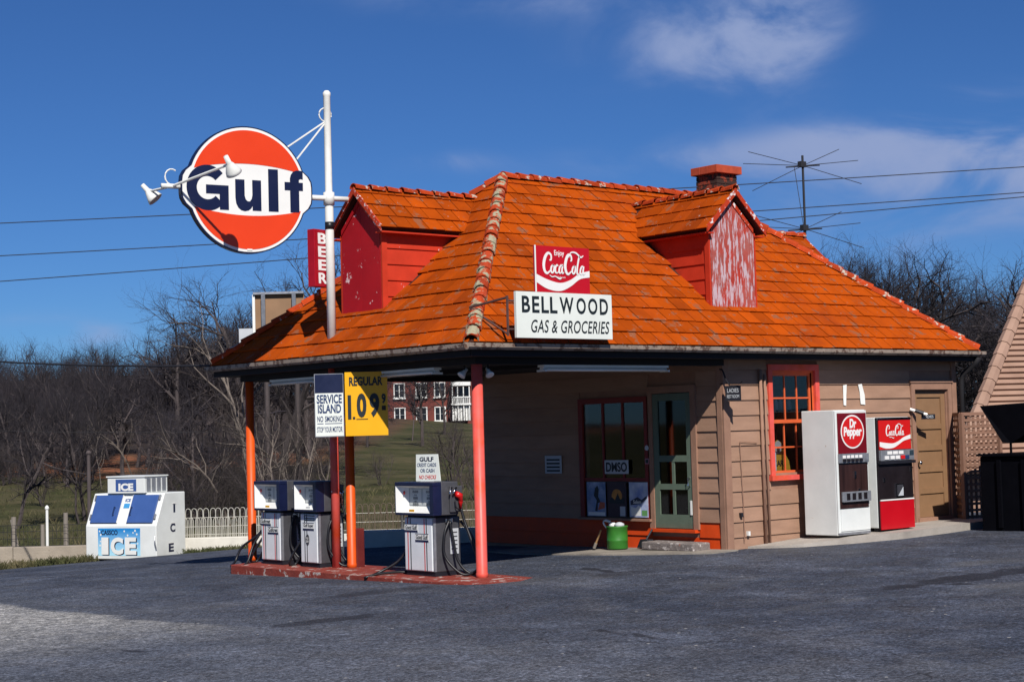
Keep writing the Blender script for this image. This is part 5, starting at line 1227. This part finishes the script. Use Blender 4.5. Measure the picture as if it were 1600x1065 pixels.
MB().prism([Ee, Rr, Rr+dv*6.4, Ee+dv*6.4], V((0, 0, -.05))+FH*.02).build('roof_deck', M_dark, shd)
# hip cap of crimped pieces
d_ = Rr-Ee; npc = 22
for i in range(npc):
    a = Ee+d_*(i/npc); b = Ee+d_*((i+1)/npc); MB().tube([a+(a-Ee)*0+V((0, 0, .02)), b+V((0, 0, .02))], [.13, .115], 8).build('hip_cap', M_shed, shd)
# side slope and walls below
SE = Ee+FH*6+RH*.6
MB().add([Ee, Rr, Ee+FH*6+RH*2.0, Ee+FH*6+RH*2.0-V((0,0,.1))], [(0, 1, 2), (2, 1, 0)]).build('side_slope', M_shed, shd)
wa = Ee+dv*.45+FH*.5; wb = Ee+dv*6.0+FH*.5
MB().prism([V((wa.x, wa.y, -.3)), V((wb.x, wb.y, -.3)), V((wb.x, wb.y, Ee.z-.02)), V((wa.x, wa.y, Ee.z-.02))], FH*5).build('wall', M_shed, shd)

# ------------------------------------------------------------------ low walls and fence at the edge of the lot
def at(px, D):
    S = (px-800)/FPX*D; return V((CAM.x, CAM.y, 0))+FH*D+RH*S
WD = 34.3
def wall(px0, px1, ztop, mat, name, label, th=.22, D=None):
    WD = D or 34.3
    w = thing(name, label, 'wall', at((px0+px1)/2, WD)+V((0, 0, ground_z(*at((px0+px1)/2, WD).xy))))
    a, b = at(px0, WD), at(px1, WD); n = max(1, int((b-a).length/1.6)); rg = random.Random(int(px0)+9)
    for i in range(n):
        p, q = a.lerp(b, i/n), a.lerp(b, (i+1)/n); g_ = (q-p).normalized()*.004; dz = rg.uniform(-.008, .008)
        MB().prism([p+g_+V((0, 0, -1.1)), q-g_+V((0, 0, -1.1)), q-g_+V((0, 0, ztop+dz)), p+g_+V((0, 0, ztop+dz))], FH*th).build('wall_section', mat, w, bevel=.012)
    return w
wall(-120, 150, -.20, M_concold, 'low_wall', 'old stained concrete low wall left of the ice chest')
wall(262, 830, -.115, M_concw, 'low_wall', 'white painted low wall under the wire fence')
wall(540, 775, .26, M_concw, 'low_wall', 'shaded white low wall close behind the canopy', D=28.3)
fn = thing('wire_fence', 'white looped wire fence standing on the white low wall', 'fence', at(520, WD)+V((0, 0, -.115))+FH*.1)
def hairpin(h, w):
    return MB().tube(crom([(-w/2, 0, 0), (-w/2, 0, h*.5), (-w/2, 0, h-w*.5), (0, 0, h), (w/2, 0, h-w*.5), (w/2, 0, h*.5), (w/2, 0, 0)], 3), .0065, 4).mesh('picket', pm('fence_white', (.58, .56, .50), .6, .15, flake=((.20, .12, .07), .36, 12, (1, 1, 1))))
hp = [hairpin(.585, .10), hairpin(.40, .085)]; hp2 = [m_.copy() for m_ in hp]
for m_ in hp2: m_.materials[0] = pm('fence_brown', (.15, .11, .085), .8, .3)  # darker brown pickets after the first stretch of fence
fa, fb = at(268, WD)+FH*.10, at(770, WD)+FH*.10; fl_ = (fb-fa).length; ang = math.atan2((fb-fa).y, (fb-fa).x); i = 0; s_ = 0; rg = random.Random(2)
while s_ < fl_:
    o = bpy.data.objects.new('picket', hp[i % 2] if s_ < 1.75 else hp2[i % 2]); COL.objects.link(o); o.parent = fn; p = fa.lerp(fb, s_/fl_)
    o.location = p+V((0, 0, -.115))-fn.location; o.rotation_euler = (rg.uniform(-.03, .03), rg.uniform(-.02, .02), ang); s_ += .062; i += 1
for zz in (.06, .22, .40): MB().tube([fa+V((0, 0, -.115+zz)), fb+V((0, 0, -.115+zz))], .006, 4).build('rail', MATS['fence_white'], fn)
for px in (387, 505, 621, 738):
    p = at(px, WD)+FH*.12; o = MB().lathe([(.036, -.2), (.036, .58), (.048, .585), (.045, .62), (.02, .64)], 10, Matrix.Translation((p.x, p.y, 0))).build('fence_post', MATS['fence_white'] if px < 500 else M_steel, fn, smooth=True)
def fpost(px, D, top, r, mat, lab, lean=0, knob=False):
    p = at(px, D); z = ground_z(p.x, p.y); o = thing('fence_post', lab, 'post', p+V((0, 0, z)), None)
    MB().tube([p+V((0, 0, z-.2)), p+RH*lean*.5+V((0, 0, z+(top-z)*.5)), p+RH*lean+V((0, 0, top))], [r*1.08, r, r*.92], 8).build('shaft', mat, o)
    if knob: MB().lathe([(r*1.4, 0), (r*1.5, .03), (r*.8, .07), (.005, .08)], 8, Matrix.Translation(p+RH*lean+V((0, 0, top)))).build('cap', mat, o)
fpost(17, 35.4, .36, .055, M_wood, 'weathered wooden fence post with a leaning brace behind the old wall')
fpost(27, 35.6, .30, .04, M_wood, 'thin slanting brace against the weathered wooden fence post', -.18)
fpost(62, 35.2, .20, .045, M_wood, 'short grey wooden stub post behind the old wall')
fpost(69, 35.0, .52, .03, M_gwhite, 'thin white metal post with a cap behind the old wall', 0, True)
fpost(98, 35.4, .42, .05, M_wood, 'square grey post near the ice chest behind the old wall')
fpost(135, 37, 1.62, .042, M_bark, 'tall dark grey post with a pale top behind the ice chest', 0, True)
# thin field fence wires behind the old wall
wf_ = thing('field_fence', 'thin rusty wire field fence behind the old wall', 'fence', at(60, 35.3)+V((0, 0, -.5)))
for zz in (-.25, -.10, .05, .18): MB().tube([at(-80, 35.3)+V((0, 0, zz)), at(17, 35.3)+V((0, 0, zz+.01)), at(98, 35.3)+V((0, 0, zz)), at(150, 35.3)+V((0, 0, zz))], .005, 4).build('strand', M_wire, wf_)
for k in range(34): p = at(-70+k*6.4, 35.3); MB().tube([p+V((0, 0, -.6)), p+V((0, 0, .19))], .0045, 4).build('stay_wire', M_wire, wf_)

# ------------------------------------------------------------------ brick house far across the field
def far_house():
    D = 150; n = -FH
    def q(px, z, off=0): p = at(px, D)+FH*off; p.z = z; return p
    z0 = 1.2; h = thing('brick_house', 'red brick house with white windows across the field', 'house', at(680, D)+V((0, 0, z0)))
    def blk(name, mat, x0, x1, za, zb, o0, o1, parent): 
        a, b = q(x0, za, o0), q(x1, za, o0); return MB().prism([a, b, q(x1, zb, o0), q(x0, zb, o0)], FH*(o1-o0)).build(name, mat, parent)
    blk('wall', M_housebrick, 560, 745, 2.42, 9.0, 0, 12, h); blk('foundation', M_conc, 559, 746, z0-.5, 2.42, -.1, 12.1, h)
    rf = MB().prism([q(552, 9.0, -.8), q(552, 12.5, 6), q(552, 9.0, 12.8)], q(752, 9.0)-q(552, 9.0)).build('roof', pm('house_slate', (.06, .055, .06), .8, .2), h)
    pane = pm('house_glass', (.018, .022, .028), .15, .2, spec=.6)
    for px in (592, 622, 656, 685):
        for zc, hh in ((3.68, 1.25), (5.82, 1.30), (7.9, 1.2)):
            w = blk('window', M_gwhite, px-9, px+9, zc-hh*.5, zc+hh*.5, -.10, .02, h); w2 = 7.2
            for s in (-1, 1):
                for r_ in (0, 1):
                    xa, xb = (px-w2, px-.7) if s < 0 else (px+.7, px+w2); za = zc-hh*.44+r_*hh*.46
                    blk('pane', pane, xa, xb, za, za+hh*.42, -.14, -.101, w)
            blk('sill', M_gwhite, px-10, px+10, zc-hh*.5-.12, zc-hh*.5, -.2, .02, w)
    for px in (617, 628, 664): blk('basement_window', pane, px-3, px+3, 1.7, 2.3, -.14, -.05, h)
    pc_ = blk('porch', M_gwhite, 704, 734, 6.05, 6.5, -2.2, -.02, h)
    for px in (706, 714, 723, 732): blk('porch_post', M_gwhite, px-.7, px+.7, 3.0, 6.05, -2.1, -1.95, pc_)
    blk('porch_deck', M_gwhite, 704, 734, 4.35, 4.5, -2.2, -.02, pc_)
    for k in range(10): blk('baluster', M_gwhite, 705+k*3.0, 706+k*3.0, 4.5, 5.0, -2.15, -2.05, pc_)
    blk('porch_rail', M_gwhite, 704.5, 733.5, 5.0, 5.1, -2.18, -2.02, pc_)
    for k in range(7): blk('porch_board', M_gwhite, 705+k*4.1, 708+k*4.1, 3.0, 4.3, -1.9, -1.8, pc_)
    blk('porch_door', pane, 709, 730, 4.5, 5.95, -.12, -.03, pc_)
far_house()
# billboard seen from behind, beyond the roof
bbd = thing('billboard', 'tan billboard seen from behind rising over the roof slope', 'billboard', pix(430, 690, 45))
zt = pix(398, 460, 45).z; zb_ = zt-1.45
a, b = at(397, 45), at(476, 45)
MB().prism([a+V((0, 0, zb_)), b+V((0, 0, zb_)), b+V((0, 0, zt)), a+V((0, 0, zt))], FH*.04).build('panel', pm('billboard_back', (.27, .16, .09), .8, .15, 2), bbd)
for px in (413, 461): p = at(px, 45)-FH*.06; MB().prism([p+V((-.06, 0, zb_-.4)), p+V((.06, 0, zb_-.4)), p+V((.06, 0, zt+.02)), p+V((-.06, 0, zt+.02))], -FH*.1).build('upright', M_steel, bbd); p = p+FH*.3; MB().tube([p+V((0, 0, -.5)), p+V((0, 0, zt-.3))], .07, 6).build('leg', M_bark, bbd)
MB().prism([a+V((0, 0, zt)), b+V((0, 0, zt)), b+V((0, 0, zt+.06)), a+V((0, 0, zt+.06))], -FH*.12).build('top_rail', M_steel, bbd)
MB().prism([a-RH*.03+V((0, 0, zb_)), a+RH*.04+V((0, 0, zb_)), a+RH*.04+V((0, 0, zt)), a-RH*.03+V((0, 0, zt))], -FH*.06).build('edge_rail', M_gwhite, bbd)
c_ = at(373, 45); zt2 = pix(373, 513, 45).z
MB().prism([c_+V((0, 0, zt2-.5)), b+V((0, 0, zt2-.5)), b+V((0, 0, zt2)), c_+V((0, 0, zt2))], FH*.04).build('lower_panel', paleb, bbd)

# ------------------------------------------------------------------ overhead wires and aerial
def wire(name, label, P, Q, sag, r):
    n = 20; pts = []
    for i in range(n+1): t = i/n; p = P.lerp(Q, t); p.z -= sag*4*t*(1-t); pts.append(p)
    tag(MB().tube(pts, r, 5).build(name, M_wire, base=tuple(P)), label, 'wire')
for (y0, y1, D, lab) in ((341, 253, 55, 'highest power line passing behind the roof'), (392, 293, 56, 'middle power line passing behind the roof'), (432, 300, 57, 'lowest power line passing behind the roof')):
    P, Q = pix(0, y0, D), pix(1600, y1, D); d = Q-P; wire('power_line', lab, P-d*.35, Q+d*.35, .25, .016)
wire('service_cable', 'sagging service cable running to the left eave of the roof', pix(-500, 470, 52), V((-.02, W_+.02, HE+.0)), .55, .016)
wire('telephone_line', 'faint thin line crossing in front of the woods', pix(-200, 665, 42), pix(420, 672, 42), .1, .006)
an = thing('tv_aerial', 'thin rooftop television aerial on a mast behind the roof', 'aerial', (10.55, 3.6, .1)); ab = V((10.62, 3.75, 0))
zt_ = 6.56
MB().tube([ab+V((0, 0, .1)), ab+V((0, 0, zt_))], .022, 6).build('mast', M_wire, an)
for zc, k in ((zt_-.18, 1.0), (zt_-1.30, 1.0)):
    c = ab+V((0, 0, zc)); e = MB()
    for dx, dz in ((-.95, -.47), (.95, -.40), (-.90, .33), (.72, .33), (-1.0, .12), (1.05, .12)):
        e.tube([c, c+RH*dx*k+V((0, 0, dz*k))+FH*(.35 if dz > 0 else -.35)], .006, 4)
    e.tube([c-RH*.3+V((0, 0, -.02)), c+RH*.3], .012, 4); e.build('aerial_rods', M_wire, an)
    MB().box(c.x-.09, c.x+.05, c.y-.04, c.y+.04, c.z-.03, c.z+.07).build('clamp', M_wire, an)
MB().tube([ab+V((0, 0, zt_-.2))-RH*.15, ab+V((0, 0, zt_-1.2))-RH*.03, ab+V((0, 0, 3))], .007, 4).build('lead_wire', M_wire, an)
# ------------------------------------------------------------------ bare trees
def grow(trunk, crown, rg, pos, d, ln, r, lev, maxlev, spread, nseg=4, upw=.08, kids=None):
    pts = [pos]; rs = [r]; p = pos; dd = d.normalized(); dirs = [dd]
    for i in range(nseg):
        w = .16+.05*lev
        dd = (dd+V((rg.gauss(0, w), rg.gauss(0, w), rg.gauss(0, w)+upw))).normalized()
        p = p+dd*(ln/nseg); pts.append(p); dirs.append(dd); rs.append(r*(1-.62*(i+1)/nseg) if lev else r*(1-.55*(i+1)/nseg))
    (trunk if lev <= 1 else crown).tube(pts, rs, 6 if lev == 0 else (5 if lev == 1 else (4 if lev == 2 else 3)), cap=False)
    if lev >= maxlev: return
    n = kids[lev]
    for k in range(n):
        t = (.30+.70*(k+rg.random())/n) if lev == 0 else (.18+.82*(k+rg.random())/n)
        f = t*nseg; i = min(nseg-1, int(f)); u = f-i
        q = pts[i].lerp(pts[i+1], u); rr = rs[i]+(rs[i+1]-rs[i])*u; base = dirs[i]
        ph = rg.uniform(0, 6.283); sd = base.orthogonal().normalized(); sd = Matrix.Rotation(ph, 3, base) @ sd
        an_ = spread*rg.uniform(.65, 1.25)
        nd = (base*math.cos(an_)+sd*math.sin(an_)).normalized()
        l2 = ln*rg.uniform(.42, .68)*(1-.35*t if lev == 0 else 1)*(1.0 if lev else 1.05)
        grow(trunk, crown, rg, q, nd, l2, min(rr*.72, r*.5), lev+1, maxlev, spread*.95, 4 if lev < 2 else 3, upw*1.1, kids)
def proto_tree(seed, H, kids, spread, r, upw, trunkfrac, bark, twig, lean=0, stems=1):
    rg = random.Random(seed); tr, cr = MB(), MB()
    for s in range(stems):
        a = rg.uniform(0, 6.28); off = V((math.cos(a), math.sin(a), 0))*(.0 if stems == 1 else rg.uniform(.05, .35))
        d = V((lean+rg.gauss(0, .05), rg.gauss(0, .05), 1)) if stems == 1 else V((math.cos(a)*rg.uniform(.1, .6), math.sin(a)*rg.uniform(.1, .6), 1))
        grow(tr, cr, rg, off, d, H*trunkfrac*(1 if stems == 1 else rg.uniform(.7, 1.1)), r if stems == 1 else r*rg.uniform(.5, 1), 0, 4 if stems == 1 else 3, spread, 6, upw, kids)
    top = max(v[2] for v in cr.v)
    return tr.mesh('trunk', bark), cr.mesh('crown', twig), top
PROTO = {
    'oak': [proto_tree(101+i, 10, (10, 6, 6, 5), .85, .16, .07, .62, M_bark, M_twig) for i in range(4)],
    'tall': [proto_tree(201+i, 12, (15, 6, 5, 4), .62, .13, .10, .85, M_bark, M_twig) for i in range(4)],
    'pale': [proto_tree(301+i, 9, (8, 5, 4, 3), .60, .085, .09, .85, M_barkpale, M_twigpale) for i in range(3)],
    'bush': [proto_tree(401+i, 4, (6, 6, 5), .75, .045, .03, .8, M_bark, M_twigpale, stems=7) for i in range(3)],
    'brush': [proto_tree(501+i, 4, (7, 6, 6), .9, .04, -.01, .75, M_twig, M_twig, stems=8) for i in range(2)],
}
NAMES = {'oak': 'bare_tree', 'tall': 'bare_tree', 'pale': 'bare_sapling', 'bush': 'bare_bush', 'brush': 'bare_bush'}
def plant(kind, i, px, ytop, D, label, group, rot=None, wide=1.0, cat=None):
    tm, cm, top = PROTO[kind][i % len(PROTO[kind])]
    p = at(px, D); z = ground_z(p.x, p.y)
    zt = CAM.z+((pix(px, ytop, D).z)-CAM.z); s = max(.2, (zt-z+.1)/top)
    rg = random.Random(int(px*7+D*13))
    o = thing(NAMES[kind], label, cat or ('bush' if kind in ('bush', 'brush') else 'tree'), (p.x, p.y, z-.1), group)
    o.rotation_euler = (0, 0, rg.uniform(0, 6.28) if rot is None else rot); o.scale = (s*wide, s*wide, s)
    for nm, me in (('trunk', tm), ('crown', cm)):
        c = bpy.data.objects.new(nm, me); COL.objects.link(c); c.parent = o
    return o
rg = random.Random(77)
# the wood on the left rise
G1 = 'bare trees in the wood on the rise'; L1 = 'bare broad crowned tree in the wood on the rise'; G1b = 'slender bare trees in the wood on the rise'; L1b = 'bare slender upright tree in the wood on the rise'
k = 0
DEEP = {64: ' at its front edge', 72: ' a little behind its edge', 82: ' halfway in', 94: ' deep inside', 110: ' at the far back'}
for D, px0, px1, step_, yt0, yt1 in ((64, -60, 270, 40, 560, 620), (72, -80, 340, 26, 530, 580), (82, -90, 480, 21, 510, 560), (94, -90, 500, 20, 510, 560), (110, -100, 560, 22, 520, 560)):
    px = px0; D0 = D
    while px < px1:
        yt = rg.uniform(yt0, yt1)
        if px > 215: yt -= 45*sst(215, 330, px)
        kd = 'tall' if rg.random() < .6 else 'oak'; plant(kd, k, px+rg.uniform(-9, 9), yt, D+rg.uniform(-4, 4), (L1 if kd == 'oak' else L1b)+DEEP[D0], (G1 if kd == 'oak' else G1b)+DEEP[D0], wide=rg.uniform(.85, 1.2)); k += 1; px += step_
# taller oaks behind the canopy
for i, (px, yt, D, lab) in enumerate(((285, 425, 72, 'broad bare oak at the edge of the wood left of the canopy'), (432, 345, 66, 'tall bare oak rising behind the billboard'), (385, 405, 74, 'bare oak between the round sign and the billboard'), (335, 440, 80, 'slender bare oak behind the pale leaning trunk'), (480, 390, 78, 'bare oak right behind the red box sign'))):
    plant('oak', i, px, yt, D, lab, None, wide=1.05)
plant('pale', 0, 392, 372, 47, 'tall pale leaning trunk left of the orange end post', None, rot=0)
# near trunks at the field edge
for i, (px, yt, D, kd, lab) in enumerate(((22, 600, 44, 'oak', 'dark bare tree standing behind the weathered wooden fence post'), (120, 560, 45, 'tall', 'dark forked bare tree behind the ice chest'), (128, 610, 46, 'oak', 'second dark trunk close beside the forked tree'),
        (305, 560, 44, 'oak', 'dark bare tree leaning over the wire fence'), (65, 700, 52, 'bush', 'low bare bush on the grass slope'))):
    plant(kd, i+1, px, yt, D, lab, None, wide=.9)
G2 = 'pale saplings behind the fence'; L2 = 'pale bare sapling in the thicket behind the wire fence'
for i, (px, yt, D) in enumerate(((415, 560, 42), (432, 585, 41), (462, 560, 43), (478, 590, 41), (448, 600, 44), (352, 600, 43), (330, 620, 45), (500, 600, 46), (372, 640, 44), (240, 640, 55), (155, 620, 60), (205, 600, 62))):
    plant('pale', i, px, yt, D, L2, G2, wide=.9)
G3 = 'bare bushes in the thicket'; L3 = 'tangled bare bush in the thicket behind the wire fence'
for i in range(30):
    px = rg.uniform(190, 500); D = rg.uniform(40, 64); plant('bush' if i % 3 else 'brush', i, px, 790-(D-36)*2.0-rg.uniform(30, 120), D, L3, G3, wide=1.15)
for i in range(18):
    px = rg.uniform(-40, 150); D = rg.uniform(62, 74); plant('brush' if i % 2 else 'bush', i, px, rg.uniform(650, 700), D, 'low bare bush along the foot of the wood', 'bushes along the foot of the wood', wide=1.2)
# between the posts
for i, (px, yt, D, kd, lab) in enumerate(((656, 520, 92, 'oak', 'grey bare tree in front of the brick house'), (700, 600, 60, 'bush', 'upright bare bush in front of the white porch'), (722, 650, 56, 'bush', 'rounded bare bush beside the coral corner post'), (590, 690, 60, 'bush', 'small bare bush under the yellow price board'),
        (735, 690, 50, 'bush', 'bare bush close behind the dark wall corner'), (640, 560, 100, 'tall', 'slim bare tree beside the brick house'), (690, 560, 110, 'oak', 'bare tree by the porch of the brick house'), (570, 560, 90, 'oak', 'bare tree behind the price board'), (545, 600, 70, 'tall', 'bare tree behind the orange middle post'), (520, 570, 80, 'tall', 'bare tree behind the service sign'))):
    plant(kd, i, px, yt, D, lab, None)
# right of the building
G4 = 'bare trees behind the right end of the roof'; L4 = 'bare leafless tree behind the right end of the roof'
for i in range(34):
    px = 1245+i*11+rg.uniform(-6, 6); D = (56, 64, 74)[i % 3]+rg.uniform(-3, 3)
    prof_ = 352 if px < 1300 else (342 if px < 1380 else 342+(px-1380)*.42)
    if px > 1545: prof_ = 400
    plant('oak' if i % 4 else 'tall', i, px, prof_+(i % 3)*16+rg.uniform(-8, 18), D, L4, G4, wide=1.05)
plant('oak', 2, 1620, 330, 50, 'tall bare oak rising over the tan ribbed roof', None)
for i in range(8): plant('brush', i, 1475+i*14, 585+(i % 3)*12, 62+i, 'dark bare bush seen between roof corner and tan roof', 'bushes beyond the outbuilding')

# ------------------------------------------------------------------ grass along the wall and on the near slope
gm = pm('grass_blades', (.046, .054, .016), .9, .3, 3, col2=(.12, .098, .05), mix2=.45)
gb = MB(); rg = random.Random(9)
def tuft(p, h, n):
    for _ in range(n):
        a = rg.uniform(0, 6.28); q = p+V((rg.gauss(0, .06), rg.gauss(0, .06), -.03)); hh = h*rg.uniform(.5, 1.2); l = V((math.cos(a), math.sin(a), 0)); w = l.orthogonal().normalized()*.008
        k = len(gb.v); gb.v += [tuple(q-w), tuple(q+w), tuple(q+l*hh*.25+V((0, 0, hh*.6))+w*.7), tuple(q+l*hh*.6+V((0, 0, hh)))]; gb.f += [(k, k+1, k+2), (k, k+2, k+3)]
for i in range(900):
    px = rg.uniform(-60, 140) if i < 560 else (rg.uniform(285, 400) if i < 760 else rg.uniform(540, 740)); D = 33.35+rg.random()*.8
    if i >= 760: D = 34.1+rg.random()*.2
    p = at(px, D); p.z = lot_z(min(20, p.x), min(17, p.y)); tuft(p, rg.uniform(.06, .2) if px < 150 else rg.uniform(.04, .13), 9)
for i in range(2600):
    px = rg.uniform(-60, 780); D = 35+rg.random()**1.5*26
    p = at(px, D); p.z = ground_z(p.x, p.y); tuft(p, rg.uniform(.08, .22), 5)
struct(gb.build('grass', gm), 'stuff')
